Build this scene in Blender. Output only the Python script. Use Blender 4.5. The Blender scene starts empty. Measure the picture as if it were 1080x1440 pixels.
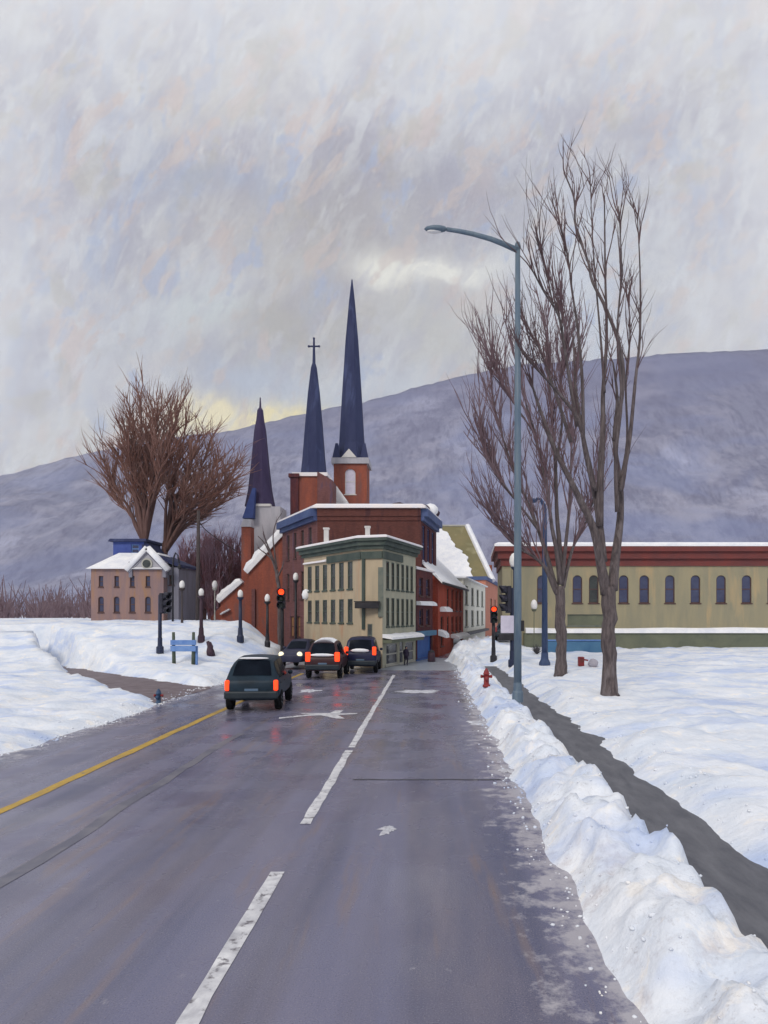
import bpy, bmesh, math, random
from mathutils import Vector, Matrix, noise
random.seed(7)
R = math.radians
SC = bpy.context.scene
COL = SC.collection
# ------------------------------------------------------------------ frame of reference: +Y is down the street, camera at (0,0,3)
F, PX, PY, H = 1000.0, 604.0, 865.0, 3.0

def at(px, py, Y):
    return Vector(((px - PX) * Y / F, Y, H - (py - PY) * Y / F))

def sm(a, b, x):
    t = max(0.0, min(1.0, (x - a) / (b - a)))
    return t * t * (3 - 2 * t)

def lerp(pts, y):
    if y <= pts[0][0]: return pts[0][1]
    for (a, va), (b, vb) in zip(pts, pts[1:]):
        if y <= b: return va + (vb - va) * (y - a) / (b - a)
    return pts[-1][1]

def fb(x, y, s, o=3, z=0.0):
    return noise.fractal(Vector((x * s, y * s, z)), 1.0, 2.0, o)

# ------------------------------------------------------------------ materials
def srgb(r, g, b):
    def f(c):
        c /= 255.0
        return c / 12.92 if c <= .04045 else ((c + .055) / 1.055) ** 2.4
    return (f(r), f(g), f(b), 1)

class NT:
    def __init__(s, tree): s.t = tree
    def n(s, kind, **kw):
        nd = s.t.nodes.new(kind)
        for k, v in kw.items(): setattr(nd, k, v)
        return nd
    def link(s, a, b): s.t.links.new(a, b)
    def setin(s, sock, v):
        if isinstance(v, (int, float, tuple, list)): sock.default_value = v
        else: s.link(v, sock)
    def math(s, op, a, b=None, clamp=False):
        nd = s.n('ShaderNodeMath', operation=op, use_clamp=clamp)
        s.setin(nd.inputs[0], a)
        if b is not None: s.setin(nd.inputs[1], b)
        return nd.outputs[0]
    def mix(s, fac, a, b, blend='MIX'):
        nd = s.n('ShaderNodeMix', data_type='RGBA', blend_type=blend)
        s.setin(nd.inputs[0], fac); s.setin(nd.inputs[6], a); s.setin(nd.inputs[7], b)
        return nd.outputs[2]
    def noise(s, vec, scale, detail=3, rough=.55, dist=0.0):
        nd = s.n('ShaderNodeTexNoise')
        if vec is not None: s.link(vec, nd.inputs['Vector'])
        nd.inputs['Scale'].default_value = scale; nd.inputs['Detail'].default_value = detail
        nd.inputs['Roughness'].default_value = rough; nd.inputs['Distortion'].default_value = dist
        return nd.outputs['Fac']
    def ramp(s, fac, a, b):
        nd = s.n('ShaderNodeMapRange', clamp=True)
        s.link(fac, nd.inputs[0]); nd.inputs[1].default_value = a; nd.inputs[2].default_value = b
        return nd.outputs[0]
    def scalev(s, vec, v, rot=(0, 0, 0)):
        if any(rot):
            r_ = s.n('ShaderNodeMapping'); s.link(vec, r_.inputs[0]); r_.inputs['Rotation'].default_value = rot; vec = r_.outputs[0]
        nd = s.n('ShaderNodeMapping'); s.link(vec, nd.inputs[0])
        nd.inputs['Scale'].default_value = v
        return nd.outputs[0]

MATS = {}
def mat(name, c1, c2=None, scale=1.0, rough=.8, stretch=(1, 1, 1), bump=0.0, bscale=20, c3=None, s3=.6, t3=(.56, .66),
        spec=.3, emit=None, estr=0, metal=0, trans=0, brick=None, rough2=None):
    m = bpy.data.materials.new(name); m.use_nodes = True
    T = NT(m.node_tree); bs = m.node_tree.nodes['Principled BSDF']
    geo = T.n('ShaderNodeNewGeometry').outputs['Position']
    v = T.scalev(geo, stretch)
    col = c1
    if c2 is not None:
        n1 = T.noise(v, scale, 4, .65, .3)
        col = T.mix(T.ramp(n1, .33, .67), c1, c2)
    if brick is not None:
        sep = T.n('ShaderNodeSeparateXYZ'); T.link(geo, sep.inputs[0])
        h = T.math('ADD', T.math('MULTIPLY', sep.outputs[0], .8), T.math('MULTIPLY', sep.outputs[1], .6))
        cmb = T.n('ShaderNodeCombineXYZ'); T.link(h, cmb.inputs[0]); T.link(sep.outputs[2], cmb.inputs[1])
        bt = T.n('ShaderNodeTexBrick'); T.link(cmb.outputs[0], bt.inputs['Vector'])
        bt.inputs['Scale'].default_value = 4.0; bt.inputs['Color1'].default_value = (1, 1, 1, 1)
        bt.inputs['Color2'].default_value = (.62, .6, .6, 1); bt.inputs['Mortar'].default_value = (1.25, 1.2, 1.15, 1)
        bt.inputs['Mortar Size'].default_value = .018
        col = T.mix(brick, col, bt.outputs['Color'], 'MULTIPLY')
    if c3 is not None:
        n3 = T.noise(T.scalev(geo, stretch), s3, 4, .6, .4)
        col = T.mix(T.ramp(n3, *t3), col, c3)
    T.setin(bs.inputs['Base Color'], col)
    if rough2 is not None:
        T.link(T.math('ADD', T.math('MULTIPLY', T.ramp(T.noise(geo, .7, 4), .38, .62), rough2 - rough), rough), bs.inputs['Roughness'])
    else: bs.inputs['Roughness'].default_value = rough
    bs.inputs['Specular IOR Level'].default_value = spec
    bs.inputs['Metallic'].default_value = metal
    if emit is not None:
        bs.inputs['Emission Color'].default_value = emit; bs.inputs['Emission Strength'].default_value = estr
    if bump:
        bn = T.n('ShaderNodeBump'); bn.inputs['Strength'].default_value = bump; bn.inputs['Distance'].default_value = .05
        T.link(T.noise(v, bscale, 4), bn.inputs['Height']); T.link(bn.outputs[0], bs.inputs['Normal'])
    MATS[name] = m
    return m

V1 = (3, 3, .55)     # vertical streaks
mat('snow', (.80, .82, .86, 1), (.62, .68, .78, 1), .9, .75, bump=.6, bscale=7, c3=(.84, .82, .80, 1), s3=2.3, spec=.2)
mat('roof_snow', (.86, .86, .87, 1), (.70, .72, .78, 1), 1.2, .8, bump=.3, bscale=4)
mat('pink_snow', (.80, .74, .72, 1), (.72, .72, .78, 1), 1.2, .8, bump=.3, bscale=4)
mat('asphalt', (.088, .095, .165, 1), (.165, .150, .195, 1), .5, .13, stretch=(2.2, .35, 1), bump=.07, bscale=30,
    c3=(.21, .145, .12, 1), s3=1.1, t3=(.60, .76), spec=.5, rough2=.42)
mat('wet_grey', (.24, .27, .32, 1), (.33, .36, .41, 1), 1.2, .35, stretch=(.5, 2, 1))
mat('slush_white', (.62, .63, .68, 1), (.34, .34, .39, 1), 5, .6, bump=.4, bscale=12)
mat('walk', (.085, .088, .105, 1), (.145, .147, .165, 1), 2.2, .6, stretch=(2, .5, 1), bump=.2, bscale=20)
mat('slush', (.115, .085, .095, 1), (.19, .155, .17, 1), 1.6, .6, bump=.4, bscale=9)
mat('yellow_paint', (.52, .33, .035, 1), (.36, .24, .06, 1), 3, .5, c3=(.16, .14, .12, 1), s3=5, t3=(.6, .7))
mat('white_paint', (.74, .74, .76, 1), (.42, .42, .46, 1), 4, .5, c3=(.16, .15, .17, 1), s3=7, t3=(.56, .66))
mat('worn_paint', (.19, .18, .21, 1), (.13, .13, .165, 1), 2, .4, c3=(.115, .115, .155, 1), s3=1.1, t3=(.48, .6))
mat('tar', (.03, .03, .04, 1), (.06, .06, .07, 1), 6, .4)
mat('hill', (.175, .175, .26, 1), (.27, .275, .375, 1), .007, .95, stretch=(1, 1, 1.6), c3=(.46, .47, .61, 1), s3=.0045, t3=(.52, .74))  # lavender blue tint paints distance haze into the slopes
mat('cream_wall', (.475, .385, .265, 1), (.38, .315, .225, 1), .5, .85, stretch=V1, c3=(.44, .28, .18, 1), s3=.45, t3=(.56, .72))
mat('cream_wall_shade', (.42, .40, .30, 1), (.32, .325, .26, 1), .6, .85, stretch=V1)  # cooler copy of the cream wall, painting its less lit side
mat('dark_green', (.03, .05, .045, 1), (.075, .095, .08, 1), 1.2, .6)
mat('brown_brick', (.085, .03, .026, 1), (.125, .045, .036, 1), .5, .9, stretch=V1, brick=.85, c3=(.055, .02, .022, 1), s3=.5)
mat('purple_brick', (.13, .055, .055, 1), (.19, .085, .085, 1), .5, .9, stretch=V1, brick=.85, c3=(.10, .06, .09, 1), s3=.5)
mat('maroon_brick', (.125, .032, .03, 1), (.06, .022, .035, 1), .9, .9, stretch=V1, brick=.85)
mat('red_brick', (.42, .075, .038, 1), (.27, .05, .035, 1), .8, .9, stretch=V1, brick=.85, c3=(.37, .10, .06, 1), s3=1.0)
mat('orange_brick', (.30, .085, .05, 1), (.20, .065, .05, 1), .6, .9, stretch=V1, brick=.5, c3=(.17, .075, .065, 1), s3=.4)
mat('salmon_wall', (.55, .235, .16, 1), (.44, .165, .11, 1), .6, .85, stretch=V1)
mat('white_wall', (.84, .82, .73, 1), (.70, .69, .61, 1), .8, .8, stretch=V1)
mat('olive_wall', (.30, .265, .17, 1), (.235, .22, .155, 1), .45, .85, stretch=V1, c3=(.40, .30, .17, 1), s3=.35, t3=(.55, .72))
mat('olive_dark', (.15, .16, .11, 1), (.10, .115, .085, 1), .8, .8)
mat('olive_roof', (.225, .19, .095, 1), (.165, .15, .075, 1), .25, .8, c3=(.33, .31, .19, 1), s3=.2)
mat('red_cornice', (.17, .038, .032, 1), (.115, .035, .035, 1), .9, .7)
mat('blue_cornice', (.045, .065, .17, 1), (.07, .11, .23, 1), 1.0, .6)
mat('blue_slate', (.018, .024, .075, 1), (.032, .04, .10, 1), .5, .8, stretch=(2, 2, .5), c3=(.05, .065, .15, 1), s3=.4, bump=.2, bscale=8)
mat('violet_slate', (.028, .018, .055, 1), (.045, .032, .085, 1), .5, .8, stretch=(2, 2, .5), bump=.2, bscale=8)
mat('flare_shade', (.018, .035, .15, 1), (.03, .055, .19, 1), 1, .7)
mat('stone', (.43, .42, .46, 1), (.33, .33, .37, 1), .7, .85, stretch=V1)
mat('pale_trim', (.62, .60, .58, 1), (.50, .50, .50, 1), 1.5, .7)
mat('lilac_wall', (.30, .185, .155, 1), (.20, .145, .16, 1), .6, .85, stretch=V1, c3=(.31, .175, .10, 1), s3=.55, t3=(.54, .68))
mat('grey_wall', (.20, .20, .25, 1), (.15, .145, .18, 1), .7, .85, stretch=V1)
mat('deep_blue', (.03, .055, .24, 1), (.05, .085, .30, 1), 1.2, .6)
mat('shop_blue', (.025, .085, .31, 1), (.04, .13, .38, 1), 2, .5)
mat('pane_dark', (.02, .024, .027, 1), (.05, .06, .055, 1), 1.3, .18, spec=.5)
mat('pane_blue', (.03, .035, .085, 1), (.05, .06, .12, 1), 1.2, .2, spec=.5)
mat('pane_warm', (.35, .19, .07, 1), (.22, .12, .06, 1), 1.2, .4)
mat('frame_green', (.10, .125, .11, 1), (.16, .17, .14, 1), 2, .6)
mat('frame_dark', (.06, .03, .03, 1), (.09, .045, .04, 1), 2, .6)
mat('frame_pale', (.44, .43, .38, 1), (.34, .34, .31, 1), 2, .6)
mat('shop_glass', (.025, .03, .05, 1), (.06, .07, .08, 1), 1.5, .12, spec=.5)
mat('lit_lamp', (.8, .75, .5, 1), emit=(1, .88, .62, 1), estr=.8)
mat('bark', (.06, .048, .052, 1), (.16, .13, .13, 1), 4, .9, stretch=(3, 3, .5), bump=1.0, bscale=16, c3=(.17, .145, .15, 1), s3=1.5)
mat('twig', (.085, .055, .06, 1), (.14, .09, .095, 1), 1.0, .9)
mat('twig_mauve', (.125, .075, .088, 1), (.21, .15, .17, 1), .8, .9)
mat('brown_bark', (.09, .048, .042, 1), (.15, .085, .075, 1), 1.5, .9, stretch=(3, 3, .5))
mat('brown_twig', (.155, .068, .052, 1), (.26, .15, .125, 1), .6, .9)
mat('red_twig', (.28, .11, .12, 1), (.36, .24, .29, 1), .5, .9)
mat('pole_blue', (.085, .13, .19, 1), (.135, .18, .22, 1), 2, .45, stretch=(3, 3, .6))
mat('pole_mid', (.03, .05, .12, 1), (.05, .08, .16, 1), 2, .5, stretch=(3, 3, .6))
mat('pole_navy', (.012, .017, .045, 1), (.025, .035, .075, 1), 2, .45, stretch=(3, 3, .6))
mat('black_metal', (.012, .012, .017, 1), (.03, .028, .034, 1), 3, .5)
mat('wood_pole', (.045, .035, .035, 1), (.075, .06, .06, 1), 3, .9, stretch=(3, 3, .5))
mat('globe', (.78, .76, .73, 1), (.66, .66, .68, 1), 4, .35)
mat('signal_dark', (.012, .013, .02, 1), (.03, .028, .05, 1), 4, .5)
mat('red_on', (.8, .1, .02, 1), emit=(1, .055, .012, 1), estr=1.9)
mat('tail_on', (.8, .08, .02, 1), emit=(1, .045, .008, 1), estr=1.35)
mat('lens_off', (.02, .03, .025, 1), rough=.2)
mat('paint_slate', (.008, .017, .028, 1), (.017, .036, .058, 1), 1.4, .42, spec=.16)
mat('paint_maroon', (.030, .009, .015, 1), (.048, .017, .02, 1), 1.4, .4, spec=.25)
mat('paint_navy', (.006, .008, .036, 1), (.012, .016, .06, 1), 1.4, .4, spec=.25)
mat('paint_grey', (.014, .015, .04, 1), (.03, .032, .065, 1), 1.4, .4, spec=.25)
mat('car_glass', (.003, .005, .010, 1), (.008, .012, .020, 1), 2, .15, spec=.04)
mat('tyre', (.005, .005, .006, 1), (.01, .01, .012, 1), 6, .95, spec=.1)
mat('rim', (.20, .22, .25, 1), (.12, .13, .15, 1), 5, .4, metal=.5)
mat('bumper', (.010, .017, .026, 1), (.018, .028, .038, 1), 2, .5)
mat('plate', (.10, .16, .24, 1), (.07, .12, .20, 1), 5, .5)
mat('hydrant_red', (.27, .03, .03, 1), (.19, .03, .035, 1), 4, .5)
mat('hydrant_blue', (.02, .05, .12, 1), (.05, .10, .18, 1), 6, .5)
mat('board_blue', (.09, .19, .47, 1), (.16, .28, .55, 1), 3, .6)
mat('post_green', (.05, .07, .06, 1), (.09, .11, .08, 1), 4, .8)
mat('teal_blue', (.05, .14, .26, 1), (.09, .21, .33, 1), .7, .6)
mat('sign_lilac', (.60, .57, .68, 1), (.50, .47, .58, 1), 3, .6)
mat('coat', (.018, .014, .035, 1), (.035, .025, .05, 1), 5, .9)
mat('skin', (.42, .25, .19, 1))
mat('bin_purple', (.035, .018, .032, 1), (.06, .03, .045, 1), 4, .6)
mat('rock', (.33, .31, .36, 1), (.42, .40, .45, 1), 3, .9)
mat('shrub', (.035, .035, .045, 1), (.07, .065, .07, 1), 4, .9)

# ------------------------------------------------------------------ mesh builder
class MB:
    def __init__(s): s.v = []; s.f = []
    def add(s, vs, fs):
        b = len(s.v); s.v += [Vector(x) for x in vs]; s.f += [tuple(b + i for i in f) for f in fs]
    def box(s, c, d, rz=0.0, M=None):
        x, y, z = d[0] / 2, d[1] / 2, d[2] / 2
        rot = Matrix.Rotation(rz, 3, 'Z')
        vs = [Vector(c) + rot @ Vector((i * x, j * y, k * z)) for k in (-1, 1) for j in (-1, 1) for i in (-1, 1)]
        if M is not None: vs = [M @ p for p in vs]
        s.add(vs, [(0, 2, 3, 1), (4, 5, 7, 6), (0, 1, 5, 4), (2, 6, 7, 3), (0, 4, 6, 2), (1, 3, 7, 5)])
    def quad(s, *p): s.add(p, [(0, 1, 2, 3)])
    def prism(s, poly, z0, z1, top=None, cap=True):
        n = len(poly); t = top or poly
        zz0 = z0 if isinstance(z0, (list, tuple)) else [z0] * n
        zz1 = z1 if isinstance(z1, (list, tuple)) else [z1] * n
        vs = [(p[0], p[1], z) for p, z in zip(poly, zz0)] + [(p[0], p[1], z) for p, z in zip(t, zz1)]
        fs = [(i, (i + 1) % n, n + (i + 1) % n, n + i) for i in range(n)]
        if cap: fs += [tuple(range(n - 1, -1, -1)), tuple(range(n, 2 * n))]
        s.add(vs, fs)
    def tube(s, path, radii, n=6, cap=True):
        path = [Vector(p) for p in path]
        if isinstance(radii, (int, float)): radii = [radii] * len(path)
        b = len(s.v); prev = None
        for i, p in enumerate(path):
            d = (path[min(i + 1, len(path) - 1)] - path[max(i - 1, 0)])
            d = d.normalized() if d.length > 1e-9 else Vector((0, 0, 1))
            if prev is None:
                a = d.cross(Vector((0, 1, 0)) if abs(d.y) < .9 else Vector((1, 0, 0))).normalized()
            else:
                a = (prev - d * prev.dot(d)).normalized()
            prev = a; c = d.cross(a)
            for k in range(n):
                t = 2 * math.pi * k / n
                s.v.append(p + (a * math.cos(t) + c * math.sin(t)) * radii[i])
        for i in range(len(path) - 1):
            for k in range(n):
                q = (k + 1) % n
                s.f.append((b + i * n + k, b + i * n + q, b + (i + 1) * n + q, b + (i + 1) * n + k))
        if cap:
            s.f.append(tuple(b + k for k in range(n - 1, -1, -1)))
            s.f.append(tuple(b + (len(path) - 1) * n + k for k in range(n)))
    def lathe(s, prof, c=(0, 0, 0), n=14, M=None):
        b = len(s.v); c = Vector(c)
        for r, z in prof:
            for k in range(n):
                t = 2 * math.pi * k / n
                p = Vector((r * math.cos(t), r * math.sin(t), z))
                if M is not None: p = M @ p
                s.v.append(c + p)
        for i in range(len(prof) - 1):
            for k in range(n):
                q = (k + 1) % n
                s.f.append((b + i * n + k, b + i * n + q, b + (i + 1) * n + q, b + (i + 1) * n + k))
        s.f.append(tuple(b + k for k in range(n - 1, -1, -1)))
        s.f.append(tuple(b + (len(prof) - 1) * n + k for k in range(n)))
    def ball(s, c, r, n=12, sq=(1, 1, 1), bump=0.0, seed=0.0):
        b = len(s.v); m = n // 2 + 1; c = Vector(c)
        for i in range(m):
            a = math.pi * i / (m - 1)
            for k in range(n):
                t = 2 * math.pi * k / n
                d = Vector((math.sin(a) * math.cos(t), math.sin(a) * math.sin(t), -math.cos(a)))
                rr = r * (1 + bump * noise.noise(d * 2.2 + Vector((seed, seed, 0))))
                s.v.append(c + Vector((d.x * rr * sq[0], d.y * rr * sq[1], d.z * rr * sq[2])))
        for i in range(m - 1):
            for k in range(n):
                q = (k + 1) % n
                s.f.append((b + i * n + k, b + i * n + q, b + (i + 1) * n + q, b + (i + 1) * n + k))
    def build(s, name, m, parent=None, smooth=False, bevel=0.0):
        org = parent_world(parent)
        me = bpy.data.meshes.new(name)
        me.from_pydata([p - org for p in s.v], [], s.f)
        me.materials.append(MATS[m]); me.update()
        if smooth:
            me.polygons.foreach_set('use_smooth', [True] * len(me.polygons))
        o = bpy.data.objects.new(name, me); COL.objects.link(o)
        if parent is not None: o.parent = parent
        if bevel:
            md = o.modifiers.new('edge', 'BEVEL'); md.width = bevel; md.segments = 2; md.limit_method = 'ANGLE'
        return o

LOCAL = set()
def parent_world(p):
    """world position of a thing while parts are authored in world coordinates; things authored locally are at the origin"""
    v = Vector((0, 0, 0))
    while p is not None:
        v += p.location; p = p.parent
    return v

def tag(o, label=None, cat=None, group=None, kind=None):
    if label: o['label'] = label
    if cat: o['category'] = cat
    if group: o['group'] = group
    if kind: o['kind'] = kind
    return o

def thing(name, label, cat, loc=(0, 0, 0), group=None):
    o = bpy.data.objects.new(name, None); COL.objects.link(o); o.location = loc
    o.empty_display_size = .2
    return tag(o, label, cat, group)

def copy_tree(o, parent=None):
    c = o.copy(); COL.objects.link(c); c.parent = parent
    for ch in list(o.children): copy_tree(ch, c)
    return c

# ------------------------------------------------------------------ terrain
XE_L = [(-60, -9.4), (12, -9.2), (21, -8.85), (26, -9.0), (33, -9.3), (38, -9.0), (44, -8.9), (48, -9.3), (56, -12.8), (75, -17)]
def xe_left(y):
    return lerp(XE_L, y) + .25 * fb(3.1, y, .45, 2)
def xe_right(y):
    b = lerp([(43, 1.5), (46, 1.05), (50, 1.25), (80, 6.4)], y)
    return b + .16 * fb(9.7, y, .8, 3) + .03 * fb(2.2, y, 2.2, 2)

def gz(x, y, detail=True):
    xl, xr = xe_left(y), xe_right(y)
    lump = fb(x, y, .9, 4)
    lump2 = fb(x, y, 3.2, 3, 4.0)
    hn = -.05
    if x < xl:
        d = xl - x
        base = (.20 + .08 * sm(24, 30, y) + .75 * sm(35, 45, y)) * sm(0, .8, d) + 1.5 * sm(.6, 3.6, d) * sm(33, 48, y)
        base += (.13 * lump + .05 * lump2 + .15 * fb(x, y, .35, 3, 5.0)) * sm(0, 1.0, d)
        # a ploughed driveway crossing the left bank
        wob = .5 * fb(x, y, .6, 3)
        dr = sm(-.35, .35, y + wob - (23.6 + 1.3 * d)) * sm(.35, -.35, y + wob - (29.6 + 1.0 * d))
        z = base * (1 - dr) + (-.02) * dr
        return max(z - .05 * sm(.15, 0, d), hn)
    if x > xr:
        d = x - xr
        lump1 = fb(x, y, 1.7, 3, 9.0)
        bank = .40 * sm(0, .55, d) * sm(1.75, 1.05, d)
        bank *= 1 + .5 * lump + .55 * lump1 + .28 * lump2
        walk = sm(1.2, 1.5, d + .12 * lump) * sm(2.45, 2.2, d + .14 * lump) * sm(43, 38, y)
        field = sm(1.2 if y > 41 else 2.15, 3.1, d) * (.33 + .10 * lump + .22 * fb(x, y, .35, 3, 2.0) + .045 * lump2 + .12 * sm(30, 55, y))
        z = bank + field
        z += .85 * math.exp(-((x - (xr + 2.2)) / 2.2) ** 2) * sm(43, 49, y) * (1 + .35 * lump) * sm(0, .8, d) * sm(75, 60, y)
        z += .28 * math.exp(-((y - 42.6) / 1.0) ** 2) * sm(0, .8, d) * sm(5.5, 3, d) * (1 + .4 * lump)
        z = z * (1 - walk) + .02 * walk
        return max(z - .05 * sm(.12, 0, d), hn)
    return hn

def hit(px, py, y0=8.0):
    """first point of the terrain on the line of sight, used to stand things where the photo shows their feet"""
    Y = y0
    while Y < 90:
        p = at(px, py, Y)
        if p.z <= max(gz(p.x, p.y), 0.0): return Vector((p.x, p.y, max(gz(p.x, p.y), 0.0)))
        Y += .08
    p = at(px, py, 90); return p

def spaced(vals):
    out = []
    for a, b, st in vals:
        n = max(1, round((b - a) / st)); out += [a + (b - a) * i / n for i in range(n)]
    out.append(vals[-1][1]); return out

def build_ground():
    xs = spaced([(-2600, -200, 300), (-200, -60, 20), (-60, -24, 3), (-24, -9.6, .28), (-9.6, -3.0, .2), (-3.0, 1.2, .3), (1.2, 4.2, .075), (4.2, 9, .16), (9, 24, .45), (24, 60, 4), (60, 200, 20), (200, 2600, 300)])
    ys = spaced([(-60, 2, 6), (2, 10, .10), (10, 22, .13), (22, 34, .2), (34, 56, .26), (56, 80, 1), (80, 200, 15), (200, 1560, 136)])
    nx = len(xs); vs = []
    for y in ys:
        for x in xs:
            vs.append((x, y, gz(x, y)))
    fs = [(j * nx + i, j * nx + i + 1, (j + 1) * nx + i + 1, (j + 1) * nx + i) for j in range(len(ys) - 1) for i in range(nx - 1)]
    m = MB(); m.v = [Vector(v) for v in vs]; m.f = fs
    o = m.build('snow_ground', 'snow', None, smooth=True)
    tag(o, 'lumpy white snow covering verges, hill and foreground', None, None, 'structure')

build_ground()
# snow shading carries dirt near the kerb and painted blue shadows: extra material detail
def hill_woods_mist():
    m = MATS['hill']; T = NT(m.node_tree); bs = m.node_tree.nodes['Principled BSDF']
    src = bs.inputs['Base Color'].links[0].from_socket
    geo = T.n('ShaderNodeNewGeometry').outputs['Position']
    n1 = T.ramp(T.noise(T.scalev(geo, (.10, .03, .035)), 1.0, 4, .7), .46, .60)
    n2 = T.ramp(T.noise(T.scalev(geo, (.012, .012, .012)), 1.0, 5, .65), .5, .64)
    n3 = T.ramp(T.noise(T.scalev(geo, (.004, .004, .009)), 1.0, 4, .6, .5), .48, .62)
    col = T.mix(T.math('MULTIPLY', n1, .45), src, (.07, .06, .125, 1))
    col = T.mix(T.math('MULTIPLY', n2, .6), col, (.40, .39, .48, 1))
    col = T.mix(T.math('MULTIPLY', n3, .45), col, (.19, .23, .42, 1))
    sp = T.n('ShaderNodeSeparateXYZ'); T.link(geo, sp.inputs[0])
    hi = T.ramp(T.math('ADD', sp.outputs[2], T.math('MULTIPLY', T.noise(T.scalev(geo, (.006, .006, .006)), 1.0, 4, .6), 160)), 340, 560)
    col = T.mix(T.math('MULTIPLY', hi, .6), col, (.115, .11, .205, 1))          # darker upper slopes leave the foot paler, painting valley mist into the colour
    T.link(col, bs.inputs['Base Color'])
hill_woods_mist()
def snow_dirt_shade():
    m = MATS['snow']; T = NT(m.node_tree); bs = m.node_tree.nodes['Principled BSDF']
    src = bs.inputs['Base Color'].links[0].from_socket
    geo = T.n('ShaderNodeNewGeometry').outputs['Position']
    sep = T.n('ShaderNodeSeparateXYZ'); T.link(geo, sep.inputs[0])
    near = T.math('MULTIPLY', T.ramp(sep.outputs[0], 1.0, 1.5), T.math('SUBTRACT', 1.0, T.ramp(sep.outputs[0], 1.9, 3.1)))
    n = T.ramp(T.noise(geo, 1.7, 5, .7), .53, .70)
    far = T.math('SUBTRACT', 1.0, T.ramp(sep.outputs[1], 44, 50))
    f = T.math('MULTIPLY', T.math('MULTIPLY', near, n), T.math('MULTIPLY', far, .5))
    col = T.mix(f, src, (.34, .27, .27, 1))
    gn = T.math('MULTIPLY', T.ramp(T.noise(geo, 16, 5, .8), .55, .68), T.ramp(T.noise(geo, 1.1, 3, .6), .42, .60))
    col = T.mix(T.math('MULTIPLY', T.math('MULTIPLY', gn, T.math('MAXIMUM', near, .12)), .6), col, (.22, .18, .17, 1))
    # blue shadows painted into the colour of the open snow
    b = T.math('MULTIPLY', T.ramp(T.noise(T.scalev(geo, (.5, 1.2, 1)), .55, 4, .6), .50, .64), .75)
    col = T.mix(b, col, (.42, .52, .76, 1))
    T.link(col, bs.inputs['Base Color'])
snow_dirt_shade()

def road_slush():
    m = MATS['asphalt']; T = NT(m.node_tree); bs = m.node_tree.nodes['Principled BSDF']
    src = bs.inputs['Base Color'].links[0].from_socket
    geo = T.n('ShaderNodeNewGeometry').outputs['Position']; sep = T.n('ShaderNodeSeparateXYZ'); T.link(geo, sep.inputs[0])
    near = T.math('MAXIMUM', T.math('SUBTRACT', 1.0, T.ramp(sep.outputs[0], -9.6, -8.0)), T.ramp(sep.outputs[0], .5, 1.7))
    nz = T.noise(geo, 2.6, 5, .7)
    f = T.ramp(T.math('ADD', nz, T.math('MULTIPLY', near, .34)), .66, .80)
    tr = T.ramp(T.noise(T.scalev(geo, (1.15, .035, 1)), 1.0, 3, .6), .44, .60)
    src = T.mix(T.math('MULTIPLY', tr, .55), src, (.185, .185, .29, 1))
    ws = T.ramp(T.noise(T.scalev(geo, (2.6, .22, 1)), 1.0, 4, .65), .58, .70)
    src = T.mix(T.math('MULTIPLY', ws, .5), src, (.235, .165, .135, 1))
    gr = T.noise(geo, 70, 2, .8)
    src = T.mix(T.ramp(gr, .56, .72), src, (.27, .25, .27, 1)); src = T.mix(T.ramp(gr, .42, .28), src, (.05, .05, .075, 1))
    T.link(T.mix(T.math('MULTIPLY', f, .8), src, (.46, .44, .47, 1)), bs.inputs['Base Color'])
road_slush()

def sheet(name, poly, z, m, label=None, kind='structure', parent=None, cat=None):
    b = MB(); b.add([(x, y, z) for x, y in poly], [tuple(range(len(poly)))])
    o = b.build(name, m, parent)
    tag(o, label, cat, None, kind); return o

sheet('road', [(-40, -40), (20, -40), (20, 78), (-40, 78)], 0.0, 'asphalt', 'wet purple grey asphalt street between snowbanks')
sheet('cross_street', [(-8.6, 40.4), (-4.5, 38.9), (2.2, 38.6), (3.4, 48.3), (.35, 50.2), (-.9, 46.0), (-2.66, 40.1), (-3.9, 40.5), (-8.4, 46.9)], .004, 'wet_grey', 'paler grey cross street at the corner')
sheet('driveway', [(-22, 22), (-9.4, 23.5), (-8.9, 28.5), (-9.4, 32), (-22, 48)], .008, 'slush', 'brown slushy driveway cut through the left snow')
# sidewalk: a slab with thickness following the right bank
b = MB()
rows = [y for y in [-10 + .5 * i for i in range(105)]]
for i, y in enumerate(rows[:-1]):
    y2 = rows[i + 1]
    xa, xb = xe_right(y) + 1.2, xe_right(y) + 2.6
    xa2, xb2 = xe_right(y2) + 1.2, xe_right(y2) + 2.6
    b.quad((xa, y, .05), (xb, y, .05), (xb2, y2, .05), (xa2, y2, .05))
tag(b.build('sidewalk', 'walk'), 'narrow shovelled grey sidewalk beside the right snowbank', None, None, 'structure')

def ribbon(name, pts, w, z, m, label):
    b = MB(); L, Rr = [], []
    for i, (x, y) in enumerate(pts):
        x2, y2 = pts[min(i + 1, len(pts) - 1)]; x1, y1 = pts[max(i - 1, 0)]
        dx, dy = x2 - x1, y2 - y1; l = math.hypot(dx, dy); nx, ny = -dy / l, dx / l
        ww = w * (1 + .25 * fb(x, y, 1.3, 2))
        L.append((x + nx * ww / 2, y + ny * ww / 2, z)); Rr.append((x - nx * ww / 2, y - ny * ww / 2, z))
    for i in range(len(pts) - 1): b.quad(Rr[i], Rr[i + 1], L[i + 1], L[i])
    o = b.build(name, m); tag(o, label, None, None, 'structure'); return o

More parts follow.
